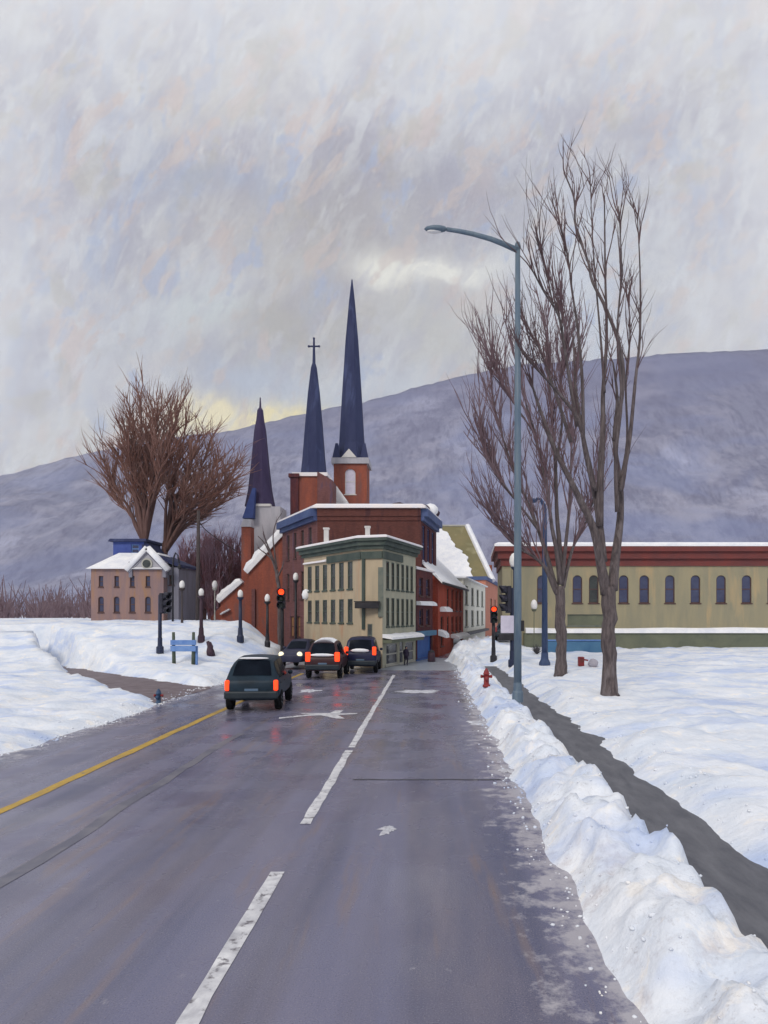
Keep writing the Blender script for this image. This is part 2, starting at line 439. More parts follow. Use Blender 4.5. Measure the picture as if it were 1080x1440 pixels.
def line(x, y0, y1, n=30, wob=.04):
    return [(x + wob * fb(x, y0 + (y1 - y0) * i / n, .7, 2), y0 + (y1 - y0) * i / n) for i in range(n + 1)]
ribbon('center_line', line(-6.55, 2.5, 36.5, 50), .20, .006, 'yellow_paint', 'worn yellow center line on the left of the street')
ribbon('lane_dash', line(-1.78, 10.2, 15.75, 20, .03), .16, .006, 'white_paint', 'short nearest white lane dash on the asphalt')
ribbon('lane_dash', line(-1.78, 1.5, 8.3, 20, .03), .16, .006, 'white_paint', 'white lane dash closest to the viewer')
ribbon('lane_line', line(-1.78, 16.1, 35.6, 30, .03), .15, .006, 'white_paint', 'long white lane line running to the corner')
ribbon('worn_line', line(-4.8, 3.0, 18.0, 40, .07), .20, .005, 'worn_paint', 'faded pale stripe in the left lane')
ribbon('road_seam', [(-1.4 + .3 * i, 12.95 + .05 * fb(i, 0, .6, 2)) for i in range(10)], .05, .007, 'tar', 'dark tar seam across the right lane')
ribbon('road_seam', [(-2.1 + .3 * i, 38.6 + .05 * fb(i, 3, .6, 2)) for i in range(13)], .16, .007, 'white_paint', 'pale stop line before the cross street')
# turn arrow, one flat sheet
b = MB()
ar = [(-4.35, 20.55), (-3.65, 21.15), (-3.25, 21.25), (-2.7, 20.6), (-2.45, 20.6), (-2.75, 21.3), (-2.2, 21.55), (-2.2, 21.75), (-2.75, 21.7), (-2.7, 22.35), (-2.95, 22.35), (-3.05, 21.75), (-3.9, 21.75), (-3.9, 21.55), (-3.55, 21.5), (-4.4, 20.8)]
b.add([(x, y, .006) for x, y in ar], [tuple(range(len(ar)))])
tag(b.build('turn_arrow', 'white_paint'), 'white painted turn arrow behind the slate blue car', None, None, 'structure')
# slush patches on the carriageway
def slush(px, py, rx, ry, seed, label):
    c = hit(px, py); b = MB(); N = 72
    rs = [max(.25, 1 + .9 * noise.fractal(Vector((math.cos(2 * math.pi * k / N) * 1.7, math.sin(2 * math.pi * k / N) * 1.7, seed)), .8, 2.2, 4)) for k in range(N)]
    for sc_, z in ((1, .004), (.86, .016), (.5, .03)):
        for k in range(N): b.v.append(Vector((c.x + rx * sc_ * rs[k] * math.cos(2 * math.pi * k / N), c.y + ry * sc_ * rs[k] * math.sin(2 * math.pi * k / N), z + (.012 * noise.noise(Vector((k * .9, seed, z * 50))) if sc_ < 1 else 0))))
    b.f = [(l * N + k, l * N + (k + 1) % N, (l + 1) * N + (k + 1) % N, (l + 1) * N + k) for l in range(2) for k in range(N)] + [tuple(range(2 * N, 3 * N))]
    tag(b.build('slush_patch', 'slush_white', None, True), label, None, None, 'stuff')
slush(590, 973, .75, .55, 1.0, 'thin white slush in the far right lane')
slush(435, 972, .35, .45, 2.0, 'thin white slush behind the maroon car')
slush(672, 1017, .30, .35, 3.0, 'white slush fallen from the right bank')
slush(712, 1085, .16, .2, 4.0, 'small slush clod beside the right bank')
slush(545, 1168, .12, .15, 6.0, 'small slush clod in the near lane')

# broken chunks thrown up by the plough: nobody could count them
b = MB(); rc = random.Random(5)
for k in range(1500):
    y = 2.5 + 40 * rc.random() ** 1.6
    if rc.random() < .72: x = xe_right(y) + rc.choice((rc.gauss(-.05, .12), rc.uniform(.1, 1.3), rc.uniform(2.4, 3.2)))
    else:
        y = 12 + 24 * rc.random(); x = xe_left(y) - abs(rc.gauss(0, .35)) + .08
    z = max(gz(x, y), 0); r = rc.uniform(.008, .03) * (1.6 if rc.random() < .1 else 1) * (.55 + .45 * sm(3, 14, y))
    b.ball((x, y, z + r * .25), r, 8, (rc.uniform(.8, 1.4), rc.uniform(.8, 1.4), rc.uniform(.6, .9)), .6, k * 1.37)
tag(b.build('snow_clods', 'snow', None, True), 'broken snow chunks along both ploughed edges', None, None, 'stuff')

# ------------------------------------------------------------------ hills
def ridge(px):
    return lerp([(-500, 740), (-200, 705), (0, 668), (100, 640), (183, 622), (240, 612), (285, 607), (330, 602), (370, 592), (420, 580), (455, 572), (520, 560), (560, 549), (600, 537), (650, 525), (690, 517), (720, 511), (760, 507), (820, 503), (872, 500), (960, 492), (1080, 488), (1200, 510), (1400, 590)], px)
b = MB(); nxp, nyp = 260, 60; D = 1500.0
for j in range(nyp):
    t = j / (nyp - 1)
    for i in range(nxp):
        px = -500 + 1900 * i / (nxp - 1)
        Xr = (px - PX) * D / F
        zr = (PY - ridge(px)) * D / F + 3.5 * fb(px, 0, .06, 4)
        if t <= .7:
            s = t / .7; y = 800 + (D - 800) * s
            z = -2 + (zr + 2) * (s ** 1.15)
            z += (30 * fb(Xr, y, .004, 5) + 9 * fb(Xr, y, .02, 3)) * math.sin(math.pi * s) * min(1, max(0, zr) / 150)
        else:
            s = (t - .7) / .3; y = D + 60 * s; z = zr * (1 - .75 * s)
        b.v.append(Vector((Xr, y, z)))
b.f = [(j * nxp + i, j * nxp + i + 1, (j + 1) * nxp + i + 1, (j + 1) * nxp + i) for j in range(nyp - 1) for i in range(nxp - 1)]
tag(b.build('hills', 'hill', None, True), 'long bare lavender grey mountain ridge with snowy patches and painted valley mist', None, None, 'structure')

# ------------------------------------------------------------------ building helpers
def offset(poly, d):
    n = len(poly); out = []
    for i in range(n):
        p0, p1, p2 = Vector(poly[i - 1]), Vector(poly[i]), Vector(poly[(i + 1) % n])
        a, c = (p1 - p0).normalized(), (p2 - p1).normalized()
        n1, n2 = Vector((a.y, -a.x)), Vector((c.y, -c.x))
        k = n1 + n2; k = k / max(.3, (1 + n1.dot(n2)))
        out.append(tuple(p1 + k * d))
    return out

class Wall:
    """polygon footprint (counter-clockwise) with real recessed window openings on chosen edges"""
    def __init__(s, root, poly, z0, z1, mats):
        s.root, s.poly, s.z0, s.z1, s.m = root, poly, z0, z1, mats
        s.open = {}
    def win(s, edge, u0, u1, z0, z1, name='window', frame='frame_dark', pane='pane_dark', arch=False, bar=True):
        s.open.setdefault(edge, []).append((u0, u1, z0, z1, name, frame, pane, arch, bar))
    def build(s, depth=.13, name='wall'):
        n = len(s.poly); mbs = {}
        for i in range(n):
            p0, p1 = Vector(s.poly[i]), Vector(s.poly[(i + 1) % n])
            L = (p1 - p0).length; d = (p1 - p0) / L; nn = Vector((d.y, -d.x))
            mm = s.m[i] if isinstance(s.m, (list, tuple)) else s.m
            mb = mbs.setdefault(mm, MB())
            def P(u, z, k=0.0): q = p0 + d * u + nn * k; return (q.x, q.y, z)
            W = [(a * L, bb * L, c, e) + tuple(r) for a, bb, c, e, *r in s.open.get(i, [])]
            us = sorted({0.0, L, *[w[0] for w in W], *[w[1] for w in W]}); zs = sorted({s.z0, s.z1, *[w[2] for w in W], *[w[3] for w in W]})
            for a, bb in zip(us, us[1:]):
                for c, e in zip(zs, zs[1:]):
                    um, zm = (a + bb) / 2, (c + e) / 2
                    if any(w[0] < um < w[1] and w[2] < zm < w[3] for w in W): continue
                    mb.quad(P(a, c), P(bb, c), P(bb, e), P(a, e))
            for a, bb, c, e, nm, fr, pn, arch, bar in W:
                mb.quad(P(a, c), P(a, c, -depth), P(a, e, -depth), P(a, e)); mb.quad(P(bb, c, -depth), P(bb, c), P(bb, e), P(bb, e, -depth))
                mb.quad(P(a, c), P(bb, c), P(bb, c, -depth), P(a, c, -depth)); mb.quad(P(a, e, -depth), P(bb, e, -depth), P(bb, e), P(a, e))
                if arch:
                    r = (bb - a) / 2; k = -.012; um = (a + bb) / 2
                    for sg in (-1, 1):
                        pts = [P(um + sg * r, e, k)] + [P(um + sg * r * math.cos(t), e - r + r * math.sin(t), k) for t in [math.pi / 2 * q / 6 for q in range(6, -1, -1)]]
                        mb.add(pts, [tuple(range(len(pts))) if sg < 0 else tuple(range(len(pts)))[::-1]])
                fm = MB(); t = min(.07, (bb - a) * .16); kk = -depth + .035
                for (u0, u1, y0, y1) in ((a, a + t, c, e), (bb - t, bb, c, e), (a + t, bb - t, c, c + t), (a + t, bb - t, e - t, e)) + (((a + t, bb - t, (c + e) / 2 - t / 2, (c + e) / 2 + t / 2),) if bar else ()):
                    fm.add([P(u0, y0, kk), P(u1, y0, kk), P(u1, y1, kk), P(u0, y1, kk), P(u0, y0, -depth), P(u1, y0, -depth), P(u1, y1, -depth), P(u0, y1, -depth)],
                           [(0, 1, 2, 3), (0, 4, 5, 1), (1, 5, 6, 2), (2, 6, 7, 3), (3, 7, 4, 0)])
                sw = (bb - a) * .1                                       # projecting sill
                fm.add([P(a - sw, c - .09, .06), P(bb + sw, c - .09, .06), P(bb + sw, c - .004, .06), P(a - sw, c - .004, .06), P(a - sw, c - .09, .0), P(bb + sw, c - .09, .0), P(bb + sw, c - .004, .0), P(a - sw, c - .004, .0)],
                       [(0, 1, 2, 3), (0, 4, 5, 1), (1, 5, 6, 2), (2, 6, 7, 3), (3, 7, 4, 0)])
                fo = fm.build(nm, fr, s.root)
                pm = MB(); pm.quad(P(a, c, -depth + .004), P(bb, c, -depth + .004), P(bb, e, -depth + .004), P(a, e, -depth + .004)); pm.build('pane', pn, fo)
        first = list(mbs)[0]
        mbs[first].add([(p[0], p[1], s.z1) for p in s.poly], [tuple(range(n))])
        for mm, mb in mbs.items(): mb.build(name, mm, s.root)

def snowcap(root, poly, z, t=.16, d=.25, m='roof_snow'):
    b = MB(); o = offset(poly, d); i1 = offset(poly, d - .03); i2 = offset(poly, d - t * .9)
    b.prism(o, z, z + t * .55, cap=False); b.prism(o, z + t * .55, z + t, top=i2, cap=False)
    b.add([(p[0], p[1], z + t) for p in i2], [tuple(range(len(poly)))]); b.add([(p[0], p[1], z) for p in o], [tuple(range(len(poly)))[::-1]])
    return b.build('snow_cap', m, root)

def ledge(root, p0, p1, z, w, t, m='roof_snow', name='snow_ledge', drop=.0):
    p0, p1 = Vector(p0), Vector(p1); d = (p1 - p0).normalized(); nn = Vector((d.y, -d.x)); b = MB(); n = 8
    L = (p1 - p0).length; prev = None
    for i in range(n + 1):
        q = p0 + d * L * i / n; k = 1 + .25 * noise.noise(Vector((q.x * 1.7, q.y * 1.7, z)))
        r = [(q.x, q.y, z), (q.x + nn.x * w, q.y + nn.y * w, z - drop), (q.x + nn.x * w * .95, q.y + nn.y * w * .95, z - drop + t * .6 * k), (q.x + nn.x * w * .6, q.y + nn.y * w * .6, z + t * k - drop * .6), (q.x, q.y, z + t * k)]
        b.v += [Vector(x) for x in r]
        if i: 
            o = (i - 1) * 5
            b.f += [(o + k, o + 5 + k, o + 5 + (k + 1) % 5, o + (k + 1) % 5) for k in range(5)]
    b.f += [(0, 1, 2, 3, 4), tuple(n * 5 + k for k in (4, 3, 2, 1, 0))]
    return b.build(name, m, root)

def P2(px, Y): return ((px - PX) * Y / F, Y)

# ------------------------------------------------------------------ cream flatiron
A, B, C, Dd = (-8.3, 47.0), (-3.88, 40.6), (-2.66, 40.2), (-.90, 46.0)
root = thing('corner_building', 'cream flatiron corner building with dark green cornice and snowy roof edge', 'building', (-4, 43, 0))
poly = [A, B, C, Dd, (-2.0, 48.2), (-7.4, 48.4)]
w = Wall(root, poly, 0, 6.95, ['cream_wall', 'cream_wall', 'cream_wall_shade', 'cream_wall_shade', 'cream_wall', 'cream_wall'])
for k in range(6):
    u = .075 + k * .142
    w.win(0, u, u + .078, 4.55, 6.15, frame='dark_green'); w.win(0, u, u + .078, 2.55, 3.95, frame='dark_green')
for k in range(6):
    u = .10 + k * .145
    w.win(2, u, u + .085, 4.5, 6.1, frame='dark_green'); w.win(2, u, u + .085, 2.35, 4.0, frame='dark_green')
w.win(1, .28, .52, 1.2, 2.5, frame='frame_green')
w.win(2, .10, .42, .12, 1.35, name='shop_window', frame='frame_pale', pane='shop_glass'); w.win(2, .48, .60, .05, 1.5, name='shop_door', frame='frame_pale', pane='shop_glass'); w.win(2, .66, .93, .12, 1.35, name='shop_window', frame='frame_pale', pane='shop_glass')
w.build(.05)
b = MB(); b.prism(offset(poly, .28), 6.95, 7.2); b.prism(offset(poly, .42), 7.2, 7.36); b.prism(offset(poly, .14), 6.75, 6.946); b.build('cornice', 'dark_green', root)
snowcap(root, offset(poly, .42), 7.362, .16, .03, 'pink_snow')
for i, (p, q) in enumerate(((A, B), (B, C), (C, Dd))):                    # dark green frieze band below the cornice
    p, q = Vector(p), Vector(q); d = (q - p).normalized(); nn = Vector((d.y, -d.x)); L = (q - p).length
    a0, a1 = (.45, 1.0) if i == 0 else ((0, 1) if i == 1 else (0, .55))
    b = MB(); m0, m1 = p + d * L * a0, p + d * L * a1
    b.prism([tuple(m0), tuple(m0 + nn * .10), tuple(m1 + nn * .10), tuple(m1)], 6.2, 6.62); b.build('frieze_band', 'dark_green', root)
ledge(root, Vector(A) + (Vector(B) - Vector(A)) * .02, Vector(A) + (Vector(B) - Vector(A)) * .45, 6.32, .16, .12, 'pink_snow')
b = MB(); q = Vector(B) + Vector((.12, -.06)); b.tube([(q.x, q.y, 2.2), (q.x, q.y, 6.2)], .11, 8); b.build('drainpipe', 'dark_green', root)
q = Vector(C) + (Vector(Dd) - Vector(C)) * .02 + Vector((.02, -.1)); b = MB(); b.prism([(q.x - .3, q.y - .08), (q.x, q.y - .12), (q.x, q.y), (q.x - .3, q.y + .06)], 2.9, 5.7); b.build('corner_strip', 'frame_green', root)  # added dark strip painting the shadow where the right face begins
b = MB(); mid = (Vector(B) + Vector(C)) / 2; b.box((mid.x - .25, mid.y - .30, 3.55), (1.35, .5, .34)); b.box((mid.x - .25, mid.y - .30, 3.76), (1.45, .56, .06)); b.build('balcony_sign', 'black_metal', root, bevel=.04)
for px, Y, z0, z1, r in ((459, 44, 7.3, 8.3, .14), (517, 41.2, 6.9, 8.05, .13)):
    b = MB(); x, y = P2(px, Y); b.prism([(x - r, y - r), (x + r, y - r), (x + r, y + r), (x - r, y + r)], z0, z1); b.prism([(x - r * 1.3, y - r * 1.3), (x + r * 1.3, y - r * 1.3), (x + r * 1.3, y + r * 1.3), (x - r * 1.3, y + r * 1.3)], z1, z1 + .1); b.build('chimney', 'pale_trim', root)
ledge(root, Vector(C) + (Vector(Dd) - Vector(C)) * .0, Vector(Dd), 1.72, .62, .2, 'roof_snow', 'snow_awning', .1)
b = MB(); p, q = Vector(C), Vector(Dd); d = (q - p).normalized(); nn = Vector((d.y, -d.x)); b.prism([tuple(p), tuple(p + nn * .56), tuple(q + nn * .56), tuple(q)], 1.42, 1.60); b.build('awning', 'olive_dark', root)
b = MB(); t = Vector(A) + (Vector(B) - Vector(A)) * .05; b.ball((t.x, t.y - .15, 4.35), .3, 8, (1, .5, 1.2), .3); b.build('snow_ledge', 'roof_snow', root, True)

# ------------------------------------------------------------------ tall brown brick block behind
root = thing('brick_block', 'big dark brown brick block with snow topped blue cornice above cream building', 'building', (-5, 53, 0))
poly = [(-12.1, 58.5), (-7.95, 50.4), (-.62, 50.4), (.55, 57.6), (.0, 61), (-11.0, 62)]
w = Wall(root, poly, 0, 10.55, ['purple_brick', 'brown_brick', 'maroon_brick', 'purple_brick', 'purple_brick', 'purple_brick'])
for k in range(4):
    u = .14 + k * .21
    w.win(0, u, u + .085, 7.4, 9.4); w.win(0, u, u + .085, 4.2, 6.3)
w.win(0, .25, .36, 1.3, 2.9, pane='pane_warm'); w.win(0, .45, .55, 1.3, 2.9, pane='pane_warm'); w.win(0, .70, .80, 1.3, 2.9)
for k in range(3):
    u = .10 + k * .29
    w.win(2, u, u + .16, 6.9, 9.5, pane='pane_blue', frame='blue_cornice')
w.build()
for i, m in ((0, 'blue_cornice'), (1, 'brown_brick'), (2, 'blue_cornice')):
    p, q = Vector(poly[i]), Vector(poly[i + 1]); d = (q - p).normalized(); nn = Vector((d.y, -d.x)); b = MB()
    g = .5 if m != 'brown_brick' else .16
    b.prism([tuple(p), tuple(p + nn * g), tuple(q + nn * g), tuple(q)], 10.0, 10.55)
    b.prism([tuple(p), tuple(p + nn * (g * .5)), tuple(q + nn * (g * .5)), tuple(q)], 9.7, 9.997); b.build('cornice', m, root)
snowcap(root, poly, 10.56, .32, .38, 'pink_snow')
for px, Y, s in ((560, 55, .75), (548, 56, .4), (596, 54, .45), (611, 56.5, .42)):
    b = MB(); x, y = P2(px, Y); b.ball((x, y, 10.95 + s * .3), s, 10, (1.1, 1, .75), .25, px); b.box((x, y, 10.95), (s, s, .5)); b.build('roof_vent', 'bin_purple', root, True)
b = MB(); x, y = P2(605, 55); b.ball((x, y, 11.1), .6, 10, (1, 1, .9), .2); b.build('snow_heap', 'roof_snow', root, True)

# narrow maroon house squeezed beside it
root = thing('row_house', 'narrow maroon brick house with three snowy ledges beside cream corner', 'building', (-.3, 48, 0))
poly = [(-.86, 46.35), (.22, 50.35), (-.35, 50.36), (-1.8, 48.6)]
w = Wall(root, poly, 0, 6.0, 'maroon_brick')
for k in range(2):
    w.win(0, .16 + k * .42, .38 + k * .42, 4.3, 5.5, pane='pane_blue'); w.win(0, .16 + k * .42, .38 + k * .42, 2.3, 3.4, pane='pane_blue')
w.win(0, .06, .92, .1, 1.55, name='shop_front', frame='shop_blue', pane='shop_blue', bar=False)
w.build()
snowcap(root, poly, 6.0, .2, .15, 'pink_snow')
ledge(root, poly[0], poly[1], 3.65, .35, .28); 
b = MB(); p, q = Vector(poly[0]), Vector(poly[1]); d = (q - p).normalized(); nn = Vector((d.y, -d.x)); b.prism([tuple(p), tuple(p + nn * .3), tuple(q + nn * .3), tuple(q)], 1.6, 1.95); b.build('awning', 'teal_blue', root)

# ------------------------------------------------------------------ row along the right-hand street
def Lp(t, off=0.0):
    d = Vector((.173, 1)).normalized(); q = Vector((-.8, 42.9)) + Vector((.173, 1)) * t
    return (q.x - d.y * off, q.y + d.x * off)

root = thing('red_house', 'bright red brick house under a steep snow covered gable roof', 'building', (2, 58, 0))
poly = [Lp(8.2), Lp(22.5), Lp(22.5, 5.5), Lp(8.2, 5.5)]
w = Wall(root, poly, 0, 5.65, ['red_brick', 'red_brick', 'red_brick', 'red_brick'])
for k in range(4):
    u = .30 + k * .175
    w.win(0, u, u + .085, 3.35, 5.1); w.win(0, u, u + .085, 1.6, 2.9)
w.win(0, .55, .97, .05, 1.05, name='shop_window', pane='shop_glass'); w.win(0, .08, .18, .7, 2.9)
w.build()
r0, r1 = Lp(8.2, 2.75), Lp(22.5, 2.75); e0, e1, g0, g1 = Lp(7.9, -.35), Lp(23.2, -.35), Lp(7.9, 5.8), Lp(23.2, 5.8)
b = MB(); b.add([(*poly[0], 5.65), (*poly[3], 5.65), (*r0, 8.4)], [(0, 1, 2)]); b.build('gable_wall', 'red_brick', root)
b = MB(); b.add([(*poly[1], 5.65), (*poly[2], 5.65), (*r1, 8.4)], [(0, 2, 1)]); b.build('gable_wall', 'red_brick', root)
rr0, rr1 = Lp(7.9, 2.75), Lp(23.2, 2.75)
b = MB(); b.add([(*e0, 5.45), (*e1, 5.45), (*rr1, 8.55), (*rr0, 8.55), (*g0, 5.45), (*g1, 5.45), (*e0, 5.25), (*e1, 5.25), (*rr1, 8.3), (*rr0, 8.3), (*g0, 5.25), (*g1, 5.25)],
       [(0, 1, 2, 3), (3, 2, 5, 4), (6, 0, 3, 9), (9, 3, 4, 10), (1, 7, 8, 2), (2, 8, 11, 5), (6, 7, 1, 0), (4, 5, 11, 10), (7, 6, 9, 8), (8, 9, 10, 11)]); b.build('roof', 'roof_snow', root)
b = MB(); b.add([(*Lp(7.8, -.36), 5.2), (*Lp(23.3, -.36), 5.2), (*Lp(23.3, -.36), 5.36), (*Lp(7.8, -.36), 5.36), (*Lp(7.8, -.46), 5.2), (*Lp(23.3, -.46), 5.2), (*Lp(23.3, -.46), 5.36), (*Lp(7.8, -.46), 5.36)], [(0, 1, 2, 3), (4, 7, 6, 5), (0, 4, 5, 1), (2, 6, 7, 3), (1, 5, 6, 2), (0, 3, 7, 4)]); b.build('gutter', 'black_metal', root)
ledge(root, Lp(9, .0), Lp(12.2, .0), 3.25, .5, .35, 'roof_snow'); ledge(root, Lp(8.2, 0), Lp(9.8, 0), 1.55, .6, .4, 'roof_snow', 'snow_awning', .2); ledge(root, Lp(14.5, 0), Lp(22.3, 0), 1.15, .7, .3, 'roof_snow', 'snow_awning', .1)

root = thing('white_house', 'white two row window house between red brick and salmon walls', 'building', (6, 75, 0))
poly = [Lp(22.7), Lp(44), Lp(44, 5), Lp(22.7, 5)]
w = Wall(root, poly, 0, 6.4, 'white_wall')
for k in range(4):
    u = .06 + k * .24
    w.win(0, u, u + .10, 4.0, 5.8, frame='frame_green'); w.win(0, u, u + .10, 1.9, 3.5, frame='frame_green')
w.build(); snowcap(root, poly, 6.4, .22, .3)
b = MB(); b.prism([Lp(22.8, -.5), Lp(43.8, -.5), Lp(43.8, -.003), Lp(22.8, -.003)], 1.15, 1.4); b.build('awning', 'black_metal', root)

root = thing('salmon_building', 'plain salmon pink wall closing the far end of the row', 'building', (10, 95, 0))
poly = [Lp(44.3), Lp(66), Lp(66, 5), Lp(44.3, 5)]
w = Wall(root, poly, 0, 7.3, 'salmon_wall')
w.win(0, .3, .42, 3.4, 5.2, pane='pane_warm'); w.win(0, .62, .72, 3.4, 5.2, pane='pane_warm'); w.build()
b = MB(); b.prism(offset(poly, .2), 7.3, 7.75); b.build('cornice', 'blue_cornice', root)
b = MB(); x, y = Lp(60, 1.5); b.prism([(x - .9, y - .9), (x + .9, y - .9), (x + .9, y + .9), (x - .9, y + .9)], 7.75, 10.2); b.build('chimney', 'orange_brick', root)

root = thing('hall', 'large hall with steep olive roof and one snowy edge behind the row', 'building', (0, 100, 0))
X0, X1, Xr = -12.0, 8.36, 5.5
b = MB(); b.prism([(X0 + .5, 95.6), (X1 - .4, 95.6), (X1 - .4, 111), (X0 + .5, 111)], 0, 7.6); b.build('wall', 'olive_wall', root)
b = MB(); b.add([(X0, 95, 7.6), (X1, 95, 7.6), (Xr, 103.5, 15.95), (X0 + 3, 103.5, 15.95), (X1, 112, 7.6), (X0, 112, 7.6)], [(0, 1, 2, 3), (1, 4, 2), (4, 5, 3, 2), (5, 0, 3), (0, 5, 4, 1)]); b.build('roof', 'olive_roof', root)
b = MB()
def rp(u, v, up=.06):      # a point on the front slope: u along X, v up the slope
    return (u, 95 + 8.5 * v - up * .7, 7.6 + 8.35 * v + up * .7)
out = [(-2, .05), (3.4, -.02), (4.3, -.03), (5.5, .03), (5.6, .16), (5.4, .28), (5.0, .40), (4.3, .50), (3.8, .60), (3.2, .70), (2.6, .80), (2.0, .88), (1.6, .95), (-2, .97)]
res = []
for k in range(len(out) - 1):
    for q in range(5):
        a_, b_ = out[k], out[k + 1]; u = a_[0] + (b_[0] - a_[0]) * q / 5; v = a_[1] + (b_[1] - a_[1]) * q / 5
        res.append((u + (.55 * fb(u, v * 9, 1.1, 3) if 0 < k < len(out) - 2 else 0), v))
res.append(out[-1]); out = res
n = len(out); b.add([rp(u, v, .01) for u, v in out] + [rp(u, v, .22) for u, v in out], [tuple(range(n, 2 * n))] + [(i, (i + 1) % n, n + (i + 1) % n, n + i) for i in range(n)]); b.build('snow_sheet', 'roof_snow', root)
b = MB(); b.tube([(X1 + .1, 94.9, 7.6), (Xr, 103.4, 16.0)], .38, 6); b.build('snowy_hip', 'roof_snow', root)
b = MB(); b.tube([(X0 + 3, 103.5, 16.0), (Xr, 103.5, 16.0)], .16, 6); b.build('ridge_cap', 'frame_pale', root)

# ------------------------------------------------------------------ churches
def octa(cx, cy, r, n=8, ph=math.pi / 8): return [(cx + r * math.cos(2 * math.pi * k / n + ph), cy + r * math.sin(2 * math.pi * k / n + ph)) for k in range(n)]
def sqr(cx, cy, r): return [(cx - r, cy - r), (cx + r, cy - r), (cx + r, cy + r), (cx - r, cy + r)]
def spire(root, cx, cy, prof, m, n=8):
    b = MB()
    for (r0, z0), (r1, z1) in zip(prof, prof[1:]):
        b.prism(octa(cx, cy, r0, n), z0, z1, top=octa(cx, cy, r1, n), cap=False)
    b.add([(x, y, prof[0][1]) for x, y in octa(cx, cy, prof[0][0], n)], [tuple(range(n))[::-1]])
    return b.build('spire', m, root)

# tallest steeple
Y = 76.0; cx = (495 - PX) * Y / F
zz = lambda py, Y: H + (PY - py) * Y / F
root = thing('church', 'church with the tallest blue slate spire over a red brick tower', 'church', (cx, Y, 0), None)
w = Wall(root, sqr(cx, Y, 1.72), 0, zz(657, Y), 'orange_brick'); w.win(0, .34, .66, zz(699, Y), zz(664, Y), frame='pale_trim', pane='sign_lilac', arch=True, name='louvre_window'); w.build()
b = MB(); b.prism(sqr(cx, Y, 1.95), zz(657, Y), zz(649, Y)); b.build('cornice', 'stone', root)
spire(root, cx, Y, [(2.0, zz(649, Y)), (1.75, zz(642, Y)), (1.42, zz(625, Y)), (1.12, zz(560, Y)), (.72, zz(480, Y)), (.34, zz(425, Y)), (.06, zz(393, Y))], 'blue_slate')
for sx in (-1, 1):
    b = MB(); x = cx + sx * 1.45; b.prism(sqr(x, Y - 1.4, .42), zz(649, Y), zz(628, Y), top=sqr(x, Y - 1.4, .12)); b.build('pinnacle', 'blue_slate', root)
b = MB(); x = cx - .1; b.add([(x - .8, Y - 2.02, zz(649, Y)), (x + .8, Y - 2.02, zz(649, Y)), (x, Y - 2.02, zz(637, Y)), (x - .8, Y - 1.3, zz(649, Y)), (x + .8, Y - 1.3, zz(649, Y)), (x, Y - 1.3, zz(637, Y))], [(0, 1, 2), (0, 2, 5, 3), (1, 4, 5, 2)]); b.build('gablet', 'pale_trim', root)
b = MB(); b.prism([(cx - 4.5, Y + 1.75), (cx + 4.5, Y + 1.75), (cx + 4.5, Y + 16), (cx - 4.5, Y + 16)], 0, 8); b.add([(cx - 4.5, Y + 1.75, 8), (cx + 4.5, Y + 1.75, 8), (cx, Y + 1.75, 12), (cx - 4.5, Y + 16, 8), (cx + 4.5, Y + 16, 8), (cx, Y + 16, 12)], [(0, 1, 2), (3, 5, 4), (0, 2, 5, 3), (1, 4, 5, 2)]); b.build('nave', 'orange_brick', root)
b = MB(); x = (478 - PX) * 72 / F; b.add([(x - .55, 72, 14.5), (x + .8, 72, 14.5), (x - .35, 72, zz(683, 72)), (x - .55, 73.5, 14.5), (x + .8, 73.5, 14.5), (x - .35, 73.5, zz(683, 72))], [(0, 1, 2), (3, 5, 4), (0, 2, 5, 3), (1, 4, 5, 2), (0, 3, 4, 1)]); b.prism([(x - .5, 72.02), (x + .78, 72.02), (x + .78, 73.4), (x - .5, 73.4)], 0, 14.495); b.build('porch_gable', 'roof_snow', root)

# steeple with the cross
Y = 70.0; cx = (441.5 - PX) * Y / F
root = thing('church', 'church with a cross topped spire and dark red tower', 'church', (cx, Y, 0), None)
b = MB(); xa, xb = (418 - PX) * Y / F, (461 - PX) * Y / F
b.prism([(xa, Y - 1.5), (xb, Y - 1.5), (xb, Y + 1.5), (xa, Y + 1.5)], 0, zz(674, Y)); b.build('tower', 'orange_brick', root)
b = MB(); xc = (424 - PX) * Y / F; b.prism([(xa - .35, Y - 1.75), (xc, Y - 1.75), (xc, Y + .2), (xa - .35, Y + .2)], 0, zz(676, Y)); b.prism([(xa - .5, Y - 1.9), (xc + .1, Y - 1.9), (xc + .1, Y + .35), (xa - .5, Y + .35)], zz(676, Y), zz(671, Y)); b.build('turret', 'maroon_brick', root)
b = MB(); b.prism(offset([(xa, Y - 1.5), (xb, Y - 1.5), (xb, Y + 1.5), (xa, Y + 1.5)], .2), zz(674, Y), zz(669, Y)); b.build('snow_cap', 'pink_snow', root)
b = MB(); xd, xe = (450 - PX) * Y / F, (471 - PX) * Y / F; b.prism([(xd, Y - 1.75), (xe, Y - 1.75), (xe, Y + 1), (xd, Y + 1)], 0, [zz(668, Y), zz(680, Y), zz(680, Y), zz(668, Y)]); b.build('buttress', 'purple_brick', root)
spire(root, cx, Y, [(1.32, zz(669, Y)), (1.12, zz(640, Y)), (.9, zz(600, Y)), (.62, zz(555, Y)), (.3, zz(517, Y)), (.1, zz(508, Y))], 'blue_slate')
b = MB(); zt = zz(476, Y); b.tube([(cx, Y, zz(512, Y)), (cx, Y, zt)], [.16, .09], 6); b.tube([(cx - .5, Y, zz(487, Y)), (cx + .5, Y, zz(487, Y))], .085, 6)
for dx, dz in ((-.5, 0), (.5, 0), (0, zt - zz(487, Y))): b.ball((cx + dx, Y, zz(487, Y) + dz), .13, 6)
b.build('cross', 'blue_slate', root)
